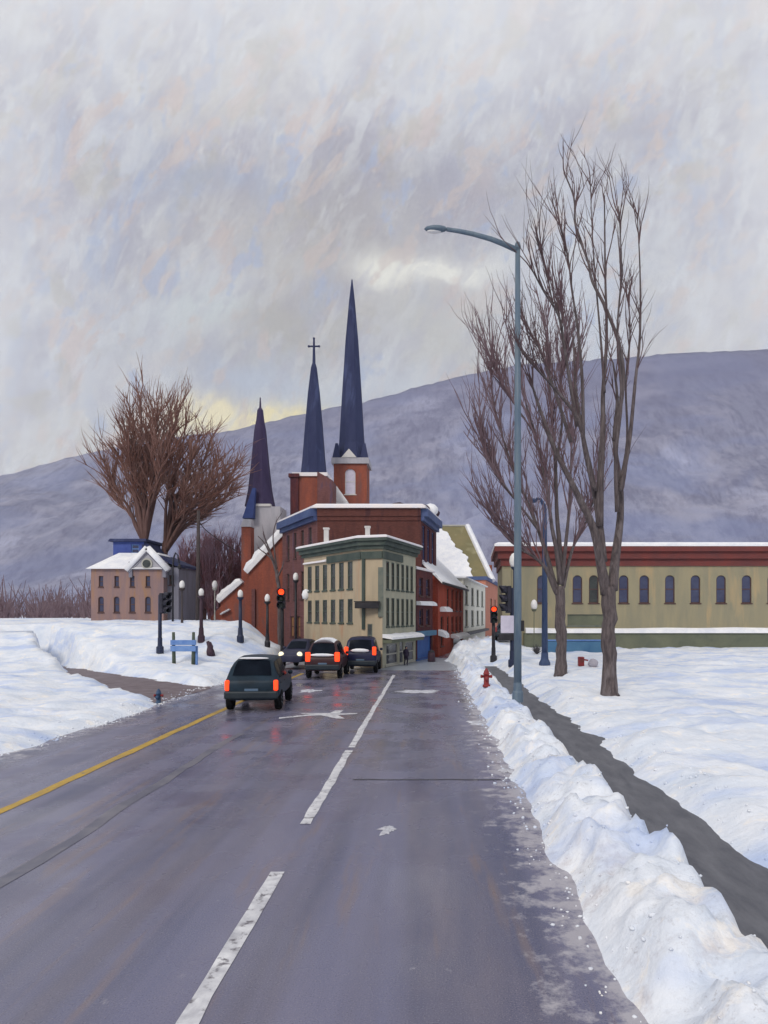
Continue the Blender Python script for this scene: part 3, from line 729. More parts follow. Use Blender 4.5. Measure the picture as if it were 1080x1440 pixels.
b = MB(); b.prism([(cx - 3.4, Y + 1.52), (cx + 2.2, Y + 1.52), (cx + 2.2, Y + 4), (cx - 3.4, Y + 4)], 0, 9); b.build('nave', 'purple_brick', root)

# left church with the gabled nave
Y = 66.0; cx = (366 - PX) * Y / F; G = 60.0
root = thing('church', 'left church with short violet spire, grey tower and snowy brick gable', 'church', (cx, Y, 0), None)
xa, xb = (356 - PX) * Y / F, (398 - PX) * Y / F
b = MB(); b.prism([(xa, Y - 1.2), (xb, Y - 1.2), (xb, Y + 1.6), (xa, Y + 1.6)], 0, zz(715, Y)); b.build('tower', 'stone', root)
b = MB(); b.prism(offset([(xa, Y - 1.2), (xb - 1.0, Y - 1.2), (xb - 1.0, Y + 1.6), (xa, Y + 1.6)], .12), zz(715, Y), zz(711.5, Y)); b.build('snow_cap', 'pale_trim', root)
spire(root, cx, Y, [(1.42, zz(713, Y)), (1.12, zz(690, Y)), (.86, zz(655, Y)), (.55, zz(605, Y)), (.36, zz(590, Y)), (.27, zz(577, Y)), (.1, zz(573, Y)), (.05, zz(559, Y))], 'violet_slate')
x0, x1 = (342 - PX) * 62 / F, (355 - PX) * 62 / F
b = MB(); b.prism([(x0, 61.4), (x1, 61.4), (x1, 62.6), (x0, 62.6)], 0, zz(742, 62)); b.build('turret', 'orange_brick', root)
b = MB(); b.prism([(x0 - .08, 61.3), (x1 + .05, 61.3), (x1 + .05, 62.7), (x0 - .08, 62.7)], zz(742, 62), zz(731, 62), top=[(x0 + .1, 61.6), (x1 - .0, 61.6), (x1 - .0, 62.4), (x0 + .1, 62.4)]); b.build('turret_cap', 'stone', root)
X_ = lambda px: (px - PX) * 64.2 / F
b = MB(); b.prism([(X_(342), 63.9), (X_(357), 63.9), (X_(357), 64.7), (X_(342), 64.7)], zz(729, 64.2), zz(686, 64.2), top=[(X_(355), 64.2), (X_(359), 64.2), (X_(359), 64.6), (X_(355), 64.6)]); b.build('shaded_flare', 'flare_shade', root)  # blue paints the shade on the left face of the spire skirt
ap = at(409, 742, G); ea = at(350, 806, G); eb = Vector((2 * ap.x - ea.x, G, ea.z))
b = MB(); b.add([(ea.x, G, 0), (eb.x, G, 0), (eb.x, G, eb.z), (ap.x, G, ap.z), (ea.x, G, ea.z), (ea.x, 64.7, 0), (eb.x, 64.7, 0), (eb.x, 64.7, eb.z), (ap.x, 64.7, ap.z), (ea.x, 64.7, ea.z)], [(0, 1, 2, 3, 4), (9, 8, 7, 6, 5), (0, 4, 9, 5), (1, 6, 7, 2), (4, 3, 8, 9), (3, 2, 7, 8)]); b.build('wall', 'orange_brick', root)
def rake(p, q, wd, name='snowy_rake', y0=-.25, y1=.5):
    d = (q - p).normalized(); up = Vector((-d.z, 0, d.x))
    if up.z < 0: up = -up
    b = MB(); n = 9
    for i in range(n + 1):
        k = p.lerp(q, i / n) - d * .08; w_ = wd * (1 + .22 * noise.noise(Vector((i * .8, wd * 9, 2)))) * (.7 if i in (0, n) else 1)
        for (a, h) in ((y0, 0), (y0 - .05, .55), (y0 + .12, 1.0), (y1 - .1, 1.0), (y1, .5), (y1, 0)): b.v.append(k + up * w_ * h + Vector((0, a, 0)))
    b.f = [(i * 6 + k, (i + 1) * 6 + k, (i + 1) * 6 + (k + 1) % 6, i * 6 + (k + 1) % 6) for i in range(n) for k in range(6)] + [tuple(range(6)), tuple(n * 6 + k for k in range(5, -1, -1))]
    b.build(name, 'roof_snow', root)
rake(ea, ap, .72); rake(ap, eb, .62)
al, ar_ = at(310, 847, G), at(343, 818, G)
b = MB(); b.add([(al.x, G + .05, 0), (ea.x, G + .05, 0), (ea.x, G + .05, ar_.z + .3), (al.x, G + .05, al.z), (al.x, 64.6, 0), (ea.x, 64.6, 0), (ea.x, 64.6, ar_.z + .3), (al.x, 64.6, al.z)], [(0, 1, 2, 3), (4, 7, 6, 5), (3, 2, 6, 7), (0, 3, 7, 4)]); b.build('aisle', 'orange_brick', root)
rake(al, ar_, .62)
lw = at(296, 872, G); b = MB(); b.add([(lw.x, G + .1, 0), (al.x, G + .1, 0), (al.x, G + .1, at(0, 852, G).z), (lw.x, G + .1, at(0, 868, G).z), (lw.x, 63, 0), (al.x, 63, 0), (al.x, 63, at(0, 852, G).z), (lw.x, 63, at(0, 868, G).z)], [(0, 1, 2, 3), (4, 7, 6, 5), (3, 2, 6, 7), (0, 3, 7, 4)]); b.build('porch', 'orange_brick', root)
rake(at(312, 864, G - .1), at(325, 857, G - .1), .14)
b = MB(); x = (357 - PX) * G / F; b.box((x, G - .12, 2.9), (.28, .22, 4.6)); b.build('buttress', 'purple_brick', root)

# ------------------------------------------------------------------ house on the left hill
hz = 2.2; Y = 55.0
xa, xb, xc = (128 - PX) * Y / F, (230 - PX) * Y / F, (246 - PX) * Y / F
root = thing('house', 'lilac brown house with blue upper storey and snowy gable on the hill', 'house', ((xa + xb) / 2, Y, hz))
Z = lambda py: zz(py, Y)
poly = [(xa, Y), (xb, Y), (xb, Y + 6), (xa, Y + 6)]
w = Wall(root, poly, hz - .6, Z(800), 'lilac_wall'); L = xb - xa
for px in (186, 208, 164, 142):
    u0, u1 = ((px - 3.2 - PX) * Y / F - xa) / L, ((px + 3.2 - PX) * Y / F - xa) / L
    w.win(0, u0, u1, Z(825), Z(810), pane='pane_blue'); w.win(0, u0 - .008, u1 + .008, Z(861), Z(839), pane='pane_blue', arch=True)
w.build()
poly2 = [(xb, Y + .8), (xc, Y + .8), (xc, Y + 5.5), (xb, Y + 5.5)]
w = Wall(root, poly2, hz - .6, Z(797), 'grey_wall'); w.win(0, .15, .6, Z(822), Z(808), pane='pane_dark'); w.build(name='side_wall')
b = MB(); b.prism([(xb - 1.2, Y + .7), (xc + .15, Y + .7), (xc + .15, Y + 5.6), (xb - 1.2, Y + 5.6)], [Z(783), Z(797), Z(797), Z(783)], [Z(776), Z(793), Z(793), Z(776)]); b.build('side_roof', 'blue_slate', root)
# snowy hipped roof and dormer gable
top = [(xa + 1.2, Y + 2.2), (xb - 1.2, Y + 2.2), (xb - 1.2, Y + 4), (xa + 1.2, Y + 4)]
b = MB(); b.prism(offset(poly, .3), Z(800), Z(774), top=top); b.build('roof', 'roof_snow', root)
gx = (208 - PX) * Y / F
b = MB(); hw = 1.25
b.add([(gx - hw, Y - .12, Z(801)), (gx + hw, Y - .12, Z(801)), (gx, Y - .12, Z(777)), (gx - hw, Y + 2, Z(801)), (gx + hw, Y + 2, Z(801)), (gx, Y + 2, Z(777))], [(0, 1, 2), (0, 2, 5, 3), (1, 4, 5, 2), (0, 3, 4, 1)]); b.build('dormer', 'stone', root)
b = MB()
for s in (-1, 1): b.tube([(gx + s * (hw + .25), Y - .2, Z(804)), (gx, Y - .2, Z(776))], .1, 5)
b.build('dormer_trim', 'grey_wall', root)
b = MB()
for s in (-1, 1): b.tube([(gx + s * (hw + .35), Y - .1, Z(802)), (gx, Y - .1, Z(771))], .28, 6)
b.build('dormer_snow', 'roof_snow', root, True)
b = MB(); Mx = Matrix.Rotation(R(90), 3, 'X'); b.lathe([(.42, -.03), (.42, .09), (.3, .09)], (gx, Y - .16, Z(793)), 16, Mx); wo = b.build('round_window', 'frame_pale', root)
b = MB(); b.lathe([(.31, .0), (.31, .03)], (gx, Y - .26, Z(793)), 16, Mx); b.build('pane', 'pane_dark', wo)
for s in (-1, 1):
    b = MB(); b.prism([(gx + s * 1.3 - .13, Y - .14), (gx + s * 1.3 + .13, Y - .14), (gx + s * 1.3 + .13, Y + .3), (gx + s * 1.3 - .13, Y + .3)], Z(812), Z(790)); b.build('corner_post', 'grey_wall', root)
xq = (206 - PX) * (Y + 3) / F
poly3 = [(xa + .6, Y + 2.5), (xq, Y + 2.5), (xq, Y + 6), (xa + .6, Y + 6)]
w = Wall(root, poly3, Z(785), Z(757), 'deep_blue'); w.win(0, .58, .84, Z(774), Z(761), frame='board_blue', pane='pane_blue'); w.build(name='upper_storey')
b = MB(); b.prism(offset(poly3, .3), Z(757), Z(753), top=offset(poly3, .2)); b.prism([(xq, Y + 2.3), (xq + .9, Y + 2.3), (xq + .9, Y + 5), (xq, Y + 5)], Z(775), Z(754), top=[(xq - .3, Y + 2.6), (xq + .05, Y + 2.6), (xq + .05, Y + 5), (xq - .3, Y + 5)]); b.build('upper_roof', 'blue_slate', root)

# ------------------------------------------------------------------ olive building on the right
Y = 57.0; xa, xb = (706 - PX) * Y / F, (1130 - PX) * Y / F
root = thing('long_building', 'long low olive stucco building with red cornice behind the bare trees', 'building', ((xa + xb) / 2, Y, 0))
Z = lambda py: zz(py, Y)
poly = [(xa, Y), (xb, Y), (xb, Y + 10), (xa + .6, Y + 10)]
w = Wall(root, poly, 0, Z(796), 'olive_wall'); L = xb - xa
for px in (762, 812, 835, 877, 906, 942, 978, 1014, 1050, 1086):
    u0, u1 = ((px - 6.8 - PX) * Y / F - xa) / L, ((px + 6.8 - PX) * Y / F - xa) / L
    w.win(0, u0, u1, Z(848), Z(809), pane='pane_blue' if px != 835 else 'pane_dark', frame='frame_dark', arch=True)
u0, u1 = ((798 - PX) * Y / F - xa) / L, ((850 - PX) * Y / F - xa) / L
w.win(0, u0, u1, Z(880), Z(864), pane='olive_dark', frame='frame_green', bar=False, name='shutter')
w.build()
b = MB(); b.prism(offset(poly, .12), Z(796), Z(786)); b.prism(offset(poly, .35), Z(786), Z(776)); b.prism(offset(poly, .6), Z(776), Z(769)); b.build('cornice', 'red_cornice', root)
snowcap(root, offset(poly, .6), Z(769), .34, .03)
ledge(root, ((738 - PX) * Y / F, Y), (xb, Y), Z(890), .7, .42, 'roof_snow', 'snow_ledge', .0)
b = MB(); b.prism([((736 - PX) * Y / F, Y - .55), (xb, Y - .55), (xb, Y - .002), ((736 - PX) * Y / F, Y - .002)], .2, Z(890)); b.build('awning', 'olive_dark', root)
b = MB(); b.box((xa + .35, Y - .1, (Z(800) + Z(905)) / 2), (.7, .16, Z(800) - Z(905))); b.build('corner_strip', 'olive_wall', root)

# added teal box standing in for a strip of shaded snow
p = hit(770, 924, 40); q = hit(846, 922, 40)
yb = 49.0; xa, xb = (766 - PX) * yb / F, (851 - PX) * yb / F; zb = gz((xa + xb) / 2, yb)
root = thing('shade_strip', 'low teal blue box painting a shaded strip of snow behind the right trunks', 'shade_strip', ((xa + xb) / 2, yb, zb))
b = MB(); b.box(((xa + xb) / 2, yb, zb + .32), (xb - xa, .3, .85)); b.build('shade_block', 'teal_blue', root, bevel=.06)
b = MB(); b.box(((xa + xb) / 2, yb, zb + .80), (xb - xa + .1, .4, .09)); b.build('shade_top', 'board_blue', root, bevel=.03)

# ------------------------------------------------------------------ vehicles (authored at the origin, rear towards -Y)
def wheel(parent, x, y, r, wd=.2):
    b = MB(); My = Matrix.Rotation(R(90), 3, 'Y'); s = 1 if x > 0 else -1
    b.lathe([(r * .62, -wd / 2), (r * .93, -wd / 2), (r, -wd * .3), (r, wd * .3), (r * .93, wd / 2), (r * .62, wd / 2)], (x, y, r), 20, My)
    t = b.build('wheel', 'tyre', parent, True)
    b = MB(); b.lathe([(r * .6, -wd * .42), (r * .6, wd * .42), (r * .5, wd * .45), (r * .15, wd * .5)] if s > 0 else [(r * .15, -wd * .5), (r * .5, -wd * .45), (r * .6, -wd * .42), (r * .6, wd * .42)], (x, y, r), 16, My)
    for k in range(5):
        a = 2 * math.pi * k / 5
        b.box((x + s * wd * .5, y + math.cos(a) * r * .36, r + math.sin(a) * r * .36), (.02, r * .15, r * .15))
    b.build('rim', 'rim', t)

def car(name, label, paint, stations, W, z0=.36, wheels=(), group=None, tails=None, heads=None, rear=(2, 4), cabin=(3, 7), wind=(7, 9), plate_z=.62, glass_snow=None, roof_snow=False, tail_w=.17, tail_h=.36, tail_z=.86, rear_snow_glint=None):
    root = thing(name, label, 'car', (0, 0, 0), group)
    rings = []
    for (y, hw, zb, zt, hr) in stations:
        half = [(0, z0), (hw * .82, z0), (hw * .97, z0 + .12), (hw, z0 + (zb - z0) * .55), (hw * .985, zb - .04), (hw * .955, zb), (hr, zb + (zt - zb) * .86), (hr * .88, zt - (zt - zb) * .04), (hr * .45, zt), (0, zt + .012)]
        rings.append((y, half))
    nh = len(rings[0][1]); b = MB()
    def V(i, k, s): y, h = rings[i]; return Vector((h[k][0] * s, y, h[k][1]))
    full = []
    for i in range(len(rings)):
        full.append([V(i, k, 1) for k in range(nh)] + [V(i, k, -1) for k in range(nh - 2, 0, -1)])
    n = len(full[0])
    for r in full: b.v += r
    for i in range(len(full) - 1):
        for k in range(n):
            q = (k + 1) % n; b.f.append((i * n + k, i * n + q, (i + 1) * n + q, (i + 1) * n + k))
    b.f.append(tuple(range(n - 1, -1, -1))); b.f.append(tuple((len(full) - 1) * n + k for k in range(n)))
    body = b.build('body', paint, root, True)
    md = body.modifiers.new('edge', 'BEVEL'); md.width = .03; md.segments = 2; md.limit_method = 'ANGLE'; md.angle_limit = R(35)
    def patch(i0, i1, k0, k1, nm, shrink=.06, off=.012, m='car_glass', sides=(1,)):
        for s in sides:
            g = MB(); grid = []
            for i in range(i0, i1 + 1):
                grid.append([V(i, k, s) for k in range(k0, k1 + 1)])
            cen = sum((p for r in grid for p in r), Vector()) / (len(grid) * len(grid[0]))
            nr = (grid[-1][0] - grid[0][0]).cross(grid[0][-1] - grid[0][0])
            if nr.length > 0: nr.normalize()
            out = Vector((s * .6 if k1 <= 6 else 0, 0, .8)) if True else nr
            if nr.dot(cen - Vector((0, cen.y, .9))) < 0: nr = -nr
            vs = [p + (cen - p) * shrink + nr * off for r in grid for p in r]; m_ = len(grid[0])
            g.add(vs, [(a * m_ + c, a * m_ + c + 1, (a + 1) * m_ + c + 1, (a + 1) * m_ + c) for a in range(len(grid) - 1) for c in range(m_ - 1)])
            g.build(nm, m, root, True)
    def topglass(i0, i1, nm, off=.022, shrink=.08, m='car_glass', kmin=7, lo=0.0, hi=1.0):
        g = MB(); grid = []
        for i in range(i0, i1 + 1):
            grid.append([V(i, k, 1) for k in range(kmin, nh)] + [V(i, k, -1) for k in range(nh - 2, kmin - 1, -1)])
        if lo > 0 or hi < 1:
            grid[0] = [p.lerp(q, lo * 2) for p, q in zip(grid[0], grid[1])]; grid[-1] = [p.lerp(q, (1 - hi) * 2) for p, q in zip(grid[-1], grid[-2])]
        cen = sum((p for r in grid for p in r), Vector()) / (len(grid) * len(grid[0]))
        nr = (grid[-1][0] - grid[0][0]).cross(grid[0][-1] - grid[0][0]).normalized()
        if nr.z < 0: nr = -nr
        vs = [p + Vector(((cen.x - p.x) * shrink, (cen.y - p.y) * shrink, (cen.z - p.z) * shrink)) + nr * off for r in grid for p in r]; m_ = len(grid[0])
        g.add(vs, [(a * m_ + c, a * m_ + c + 1, (a + 1) * m_ + c + 1, (a + 1) * m_ + c) for a in range(len(grid) - 1) for c in range(m_ - 1)])
        g.build(nm, m, root, True)
    topglass(rear[0], rear[1], 'rear_window', lo=.06, hi=.95); topglass(wind[0], wind[1], 'windshield', lo=.05, hi=.95)
    mid = (cabin[0] + cabin[1]) // 2
    patch(cabin[0], mid, 5, 6, 'side_window', .09, sides=(1, -1)); patch(mid, cabin[1], 5, 6, 'side_window', .09, sides=(1, -1))
    hw0 = stations[1][1]
    for s in (-1, 1):
        g = MB(); g.box((s * (hw0 - tail_w * .42), .035, tail_z), (tail_w, .12, tail_h)); g.build('taillight', 'tail_on' if tails else 'hydrant_red', root, bevel=.04)
        yf = stations[-1][0]
        g = MB(); g.ball((s * .52, yf - .10, .70), .135 if heads else .12, 10, (1.2, .8, 1)); g.build('headlight', 'lit_lamp' if heads else 'globe', root, True)
        g = MB(); y = stations[wind[0]][0] - .1; g.ball((s * (W / 2 + .09), y, stations[5][2] + .08), .1, 8, (.9, .6, .75)); g.build('side_mirror', paint, root, True)
    g = MB(); g.box((0, -.05, z0 + .17), (W * .96, .16, .24)); g.build('bumper', 'bumper', root, bevel=.05)
    g = MB(); g.box((0, -.012, plate_z), (.42, .03, .2)); g.build('licence_plate', 'plate', root, bevel=.01)
    for (y, r) in wheels:
        for s in (-1, 1): wheel(root, s * (W / 2 - .10), y, r)
    g = MB(); yb = stations[1][0] - .035                              # hatch seam and handle
    g.box((0, yb, stations[1][2] - .30), (.5, .05, .05)); g.build('handle', 'black_metal', root)
    for s in (-1, 1):
        g = MB(); ym = stations[mid][0]
        g.box((s * (W / 2 - .012), ym + .28, stations[5][2] - .12), (.05, .2, .04)); g.box((s * (W / 2 - .012), ym - .55, stations[5][2] - .12), (.05, .2, .04)); g.build('door_handle', 'black_metal', root)
    if roof_snow:
        g = MB(); i0, i1 = cabin[0] + 1, cabin[1]; rows = []
        for i in range(i0, i1 + 1):
            y, h = rings[i]; rows.append([(x, y, z + dz + .02 * noise.noise(Vector((x * 4, y * 3, 0)))) for x, z, dz in ((h[7][0] * .95, h[7][1], .0), (h[8][0], h[8][1], .09), (0, h[9][1], .1), (-h[8][0], h[8][1], .09), (-h[7][0] * .95, h[7][1], .0))])
        for r in rows: g.v += [Vector(p) for p in r]
        g.f = [(a * 5 + c, a * 5 + c + 1, (a + 1) * 5 + c + 1, (a + 1) * 5 + c) for a in range(len(rows) - 1) for c in range(4)]
        g.f.append(tuple(range(5))); g.build('snow_cover', 'roof_snow', root, True)
    if rear_snow_glint:
        z, y, wd, hh = rear_snow_glint; g = MB(); g.ball((0, y, z), 1, 12, (wd, .12, hh), .25, 3.0); g.build('snow_glint_ridge', 'roof_snow', root, True)
    return root

SUV = [(0, .70, .84, .90, .62), (.05, .80, .93, .99, .72), (.11, .83, 1.0, 1.05, .74), (.30, .85, 1.0, 1.38, .68), (.52, .85, 1.0, 1.60, .60), (1.0, .85, 1.0, 1.67, .60), (1.6, .85, 1.0, 1.69, .61), (2.1, .85, .99, 1.66, .60), (2.4, .85, .98, 1.48, .62), (2.85, .845, .96, 1.06, .70), (3.3, .83, .91, .99, .70), (3.7, .78, .80, .88, .64), (3.85, .70, .68, .74, .56)]
BOXY = [(0, .74, .95, 1.0, .68), (.04, .80, 1.02, 1.06, .72), (.08, .83, 1.05, 1.10, .74), (.16, .84, 1.05, 1.45, .70), (.26, .84, 1.05, 1.72, .66), (.8, .85, 1.05, 1.80, .66), (1.6, .85, 1.05, 1.81, .66), (2.1, .85, 1.04, 1.76, .65), (2.5, .85, 1.02, 1.52, .66), (2.85, .845, 1.0, 1.10, .72), (3.3, .83, .97, 1.03, .72), (3.7, .80, .88, .94, .66), (3.85, .72, .72, .78, .58)]
SEDAN = [(0, .68, .72, .78, .6), (.06, .76, .82, .88, .68), (.5, .80, .86, .92, .70), (.75, .82, .88, 1.12, .62), (1.05, .82, .88, 1.30, .56), (1.5, .83, .88, 1.36, .56), (2.0, .83, .87, 1.36, .56), (2.3, .83, .87, 1.28, .56), (2.65, .82, .86, 1.06, .62), (2.95, .82, .84, .90, .68), (3.4, .80, .80, .85, .68), (3.8, .76, .70, .76, .6), (3.95, .68, .6, .66, .5)]
c = car('parked_car', 'slate blue hatchback nearest on the wet road, brake lights glowing', 'paint_slate', SUV, 1.7, wheels=((.62, .33), (3.05, .33)), tails=1, tail_z=.82, tail_h=.33, tail_w=.14, rear_snow_glint=(1.63, .50, .50, .035), plate_z=.62)
c.name = 'hatchback_car'
c.location = (-5.50, 21.95, .008); c.rotation_euler.z = R(4)
c = car('estate_car', 'maroon backed car with snow on its roof, queued beside the navy van', 'paint_maroon', SUV, 1.7, wheels=((.62, .33), (3.05, .33)), tails=1, tail_z=.98, tail_h=.42, tail_w=.24, roof_snow=True, rear_snow_glint=(1.06, .03, .62, .07))
c.location = (-5.0, 33.2, .008); c.scale = (.98, 1, 1.06)
c = car('van', 'dark navy van ahead of the maroon car, right tail light lit', 'paint_navy', BOXY, 1.7, wheels=((.62, .34), (3.05, .34)), tails=1, tail_z=1.12, tail_h=.42, tail_w=.2, rear_snow_glint=(1.14, .03, .5, .10))  # pale ridge at the back paints a reflection in the rear window
c['category'] = 'van'
c.location = (-3.55, 36.4, .008); c.scale = (1.0, 1, 1.03)
c = car('oncoming_car', 'dark blue grey oncoming car with two pale headlights lit near the cream building', 'paint_grey', SEDAN, 1.66, wheels=((.72, .30), (3.05, .30)), heads=1)
c.location = (-7.05, 42.6, .008); c.rotation_euler.z = R(180 - 8); c.scale = (1, 1, 1.2)
c = car('stopped_car', 'dark car mostly hidden behind the right signal post', 'paint_slate', SEDAN, 1.66, wheels=((.72, .30), (3.05, .30)))
pz = gz(5.6, 53.0); c.location = (5.55, 52.0, pz + .01); c.rotation_euler.z = R(-8)

# ------------------------------------------------------------------ posts, lamps, signals
p = hit(728, 984, 15); Yl = p.y; sc = Yl / 25.0
root = thing('street_lamp', 'tall blue grey street lamp with long curved arm over the road', 'street lamp', p)
b = MB(); zt = zz(349, Yl); b.tube([(p.x, p.y, p.z - .1), (p.x, p.y, 4), (p.x, p.y, 9), (p.x, p.y, zt)], [.12, .115, .10, .075], 12); b.build('pole', 'pole_blue', root, True)
b = MB(); b.lathe([(.17, -.1), (.17, .2), (.135, .25), (.125, .5)], p, 12); b.build('base', 'pole_blue', root)
b = MB(); b.ball((p.x, p.y, zt + .05), .1, 8, (1, 1, 1.6)); b.build('finial', 'pole_blue', root, True)
b = MB(); arm = [(728, 352), (708, 343), (690, 336), (665, 329), (645, 325), (628, 322.5)]
b.tube([at(x, y, Yl) for x, y in arm], [.085, .08, .075, .07, .065, .06], 10); b.build('arm', 'pole_blue', root, True)
b = MB(); h0 = at(613, 322, Yl); b.ball(h0, .36, 12, (1.0, .42, .28)); b.build('lamp_head', 'pole_blue', root, True)
b = MB(); b.ball(h0 - Vector((.05, 0, .07)), .26, 12, (.9, .36, .22)); b.build('lens', 'globe', root, True)
b = MB(); b.box((p.x + .13, p.y - .02, zz(880, Yl)), (.12, .1, .32)); b.build('control_box', 'black_metal', root)

def globe_lamp(px, pyb, pyt, label, m='black_metal', y0=30, Y=None, gr=None, thick=.085):
    p = hit(px, pyb, y0) if Y is None else Vector(((px - PX) * Y / F, Y, gz((px - PX) * Y / F, Y)))
    Y = p.y; zt = zz(pyt, Y); gr = gr or 6.0 * Y / F * .9
    root = thing('globe_lamp', label, 'lamp post', p, 'globe lamp posts around the corner')
    b = MB(); b.tube([(p.x, p.y, p.z - .05), (p.x, p.y, zt - gr * 2)], [thick, thick * .75], 8); b.build('post', m, root, True)
    b = MB(); b.lathe([(thick * 1.75, -.05), (thick * 1.75, .3), (thick * 1.3, .4), (thick * 1.1, .8)], p, 10); b.build('base', m, root)
    b = MB(); b.lathe([(.10, -.12), (.2, 0), (.2, .06)], (p.x, p.y, zt - gr * 2 - .02), 10); b.build('collar', m, root)
    b = MB(); b.ball((p.x, p.y, zt - gr), gr, 12, (.72, .72, 1.15), .08, px); b.build('globe', 'globe', root, True)
    return root
globe_lamp(338, 903, 830, 'globe lamp post before the church turret, thick navy post', 'pole_navy', thick=.12)
globe_lamp(376, 910, 836, 'black globe lamp post between church gable and the red signal', thick=.10)
globe_lamp(416, 927, 806, 'tall black globe lamp post at the left edge of the cream building', y0=38, thick=.10)
globe_lamp(283, 903, 828, 'dark globe lamp post standing in the snow beside the leaning stump', 'bin_purple', thick=.12)
globe_lamp(256, 876, 817, 'faint globe lamp post right of the lilac house', 'wood_pole', y0=40, thick=.05)
globe_lamp(302, 872, 817, 'faint globe lamp post in front of the reddish thicket', 'frame_pale', y0=40, thick=.04)
globe_lamp(723, 935, 779, 'globe lamp half hidden behind the tall street lamp pole', 'pole_navy', Y=44.0, gr=.42)
globe_lamp(751, 908, 844, 'small pale globe lamp against the olive building wall', 'olive_dark', Y=54.0, gr=.36, thick=.04)

def signal(px, pyb, zh0, zh1, label, face, lit=False, y0=30, Y=None, m='black_metal', sign=False, scale=1.0):
    p = hit(px, pyb, y0) if Y is None else Vector(((px - PX) * Y / F, Y, gz((px - PX) * Y / F, Y)))
    Y = p.y; za, zb = zz(zh1, Y), zz(zh0, Y); hgt = zb - za
    root = thing('traffic_signal', label, 'traffic signal', p, 'traffic signals at the crossing')
    b = MB(); b.tube([(p.x, p.y, p.z - .05), (p.x, p.y, zb - .1)], [.11, .09], 10); b.build('pole', m, root, True)
    b = MB(); b.lathe([(.2, -.05), (.2, .3), (.13, .36), (.12, .8)], p, 10); b.build('base', m, root)
    fx, fy = math.sin(face), -math.cos(face)                       # facing direction; 0 looks at the camera
    c0 = Vector((p.x + fx * .2, p.y + fy * .2, (za + zb) / 2)); wd = .36 * scale
    b = MB(); b.box(c0, (wd, .22, hgt), face); b.build('housing', 'signal_dark', root, bevel=.04)
    Mf = Matrix.Rotation(face, 3, 'Z') @ Matrix.Rotation(R(90), 3, 'X')
    for k in range(3):
        z = zb - hgt * (k + .5) / 3; r = min(.145 * scale, hgt / 6.6)
        o = Vector((c0.x + fx * .115, c0.y + fy * .115, z))
        b = MB(); b.lathe([(r, -.01), (r, .03), (r * .6, .06)], o, 14, Mf); b.build('lens', 'red_on' if (lit and k == 0) else 'lens_off', root, True)
        b = MB(); Lv = .30 * scale; rr = r * 1.18
        ring = [(a, d) for a in [R(-35 + 250 * q / 12) for q in range(13)] for d in (0, Lv)]
        vs = []
        for a, d in ring:
            dd = d * (.55 + .45 * max(0, math.sin(a)))
            l = Vector((rr * math.cos(a), rr * math.sin(a), 0)); l.z = 0
            wv = Matrix.Rotation(face, 3, 'Z') @ Vector((l.x, -dd, l.y)); vs.append(o + wv)
        n = len(vs) // 2; fs = [(2 * i, 2 * i + 1, 2 * i + 3, 2 * i + 2) for i in range(n - 1)]
        b.add(vs, fs); vo = b.build('visor', 'signal_dark', root, True)
        md = vo.modifiers.new('thick', 'SOLIDIFY'); md.thickness = .03
    if sign:
        b = MB(); b.box((p.x - .25, p.y - .17, zz(878, Y)), (.72, .05, .92)); b.build('sign_plate', 'sign_lilac', root, bevel=.02)
        b = MB(); b.box((p.x - .25, p.y - .13, zz(896, Y)), (.95, .24, .34)); b.build('control_box', 'black_metal', root, bevel=.03)
    return root
signal(225, 918, 834, 863, 'traffic signal turned sideways in the snow before the lilac house', R(75), scale=1.25, m='pole_navy')
signal(397, 926, 828, 856, 'black traffic signal showing red in front of the brown brick wall', R(0), lit=True, y0=38, scale=1.3)
signal(720, 937, 824, 862, 'traffic signal seen side on with a lilac sign plate below', R(-80), y0=32, sign=True, scale=1.3, m='pole_navy')
signal(694, 930, 853, 876, 'small traffic signal showing red before the salmon wall', R(0), lit=True, y0=40, scale=1.1)

# blue tall lamp with a small lantern frame
p = hit(766, 936, 34); Y = p.y
root = thing('park_lamp', 'navy blue lamp pole with short curved arm among the right tree branches', 'lamp post', p)
b = MB(); b.tube([(p.x, p.y, p.z - .05), (p.x, p.y, zz(735, Y)), (p.x - .02, p.y, zz(712, Y)), (p.x - .22, p.y, zz(702, Y)), (p.x - .45, p.y, zz(701, Y))], [.17, .12, .11, .08, .06], 10); b.build('pole', 'pole_mid', root, True)
b = MB(); b.lathe([(.3, -.05), (.3, .15), (.2, .35), (.18, .7)], p, 10); b.build('base', 'pole_mid', root)
b = MB(); b.ball((p.x - .62, p.y, zz(704, Y)), .26, 10, (1, .6, .5)); b.build('lamp_head', 'pole_mid', root, True)

# arched black lamp on the left
p = hit(243, 874, 38); Y = p.y
root = thing('arched_lamp', 'thin black lamp pole with hooked arm beside the lilac house', 'lamp post', p)
b = MB(); b.tube([at(243, 876, Y), at(243, 800, Y), at(244, 785, Y), at(247, 777, Y), at(250, 781, Y), at(252, 792, Y)], [.075, .065, .06, .055, .05, .05], 8); b.build('pole', 'black_metal', root, True)
b = MB(); b.ball(at(252.3, 797, Y), .17, 8, (.7, .7, 1.3)); b.build('lamp_head', 'black_metal', root, True)

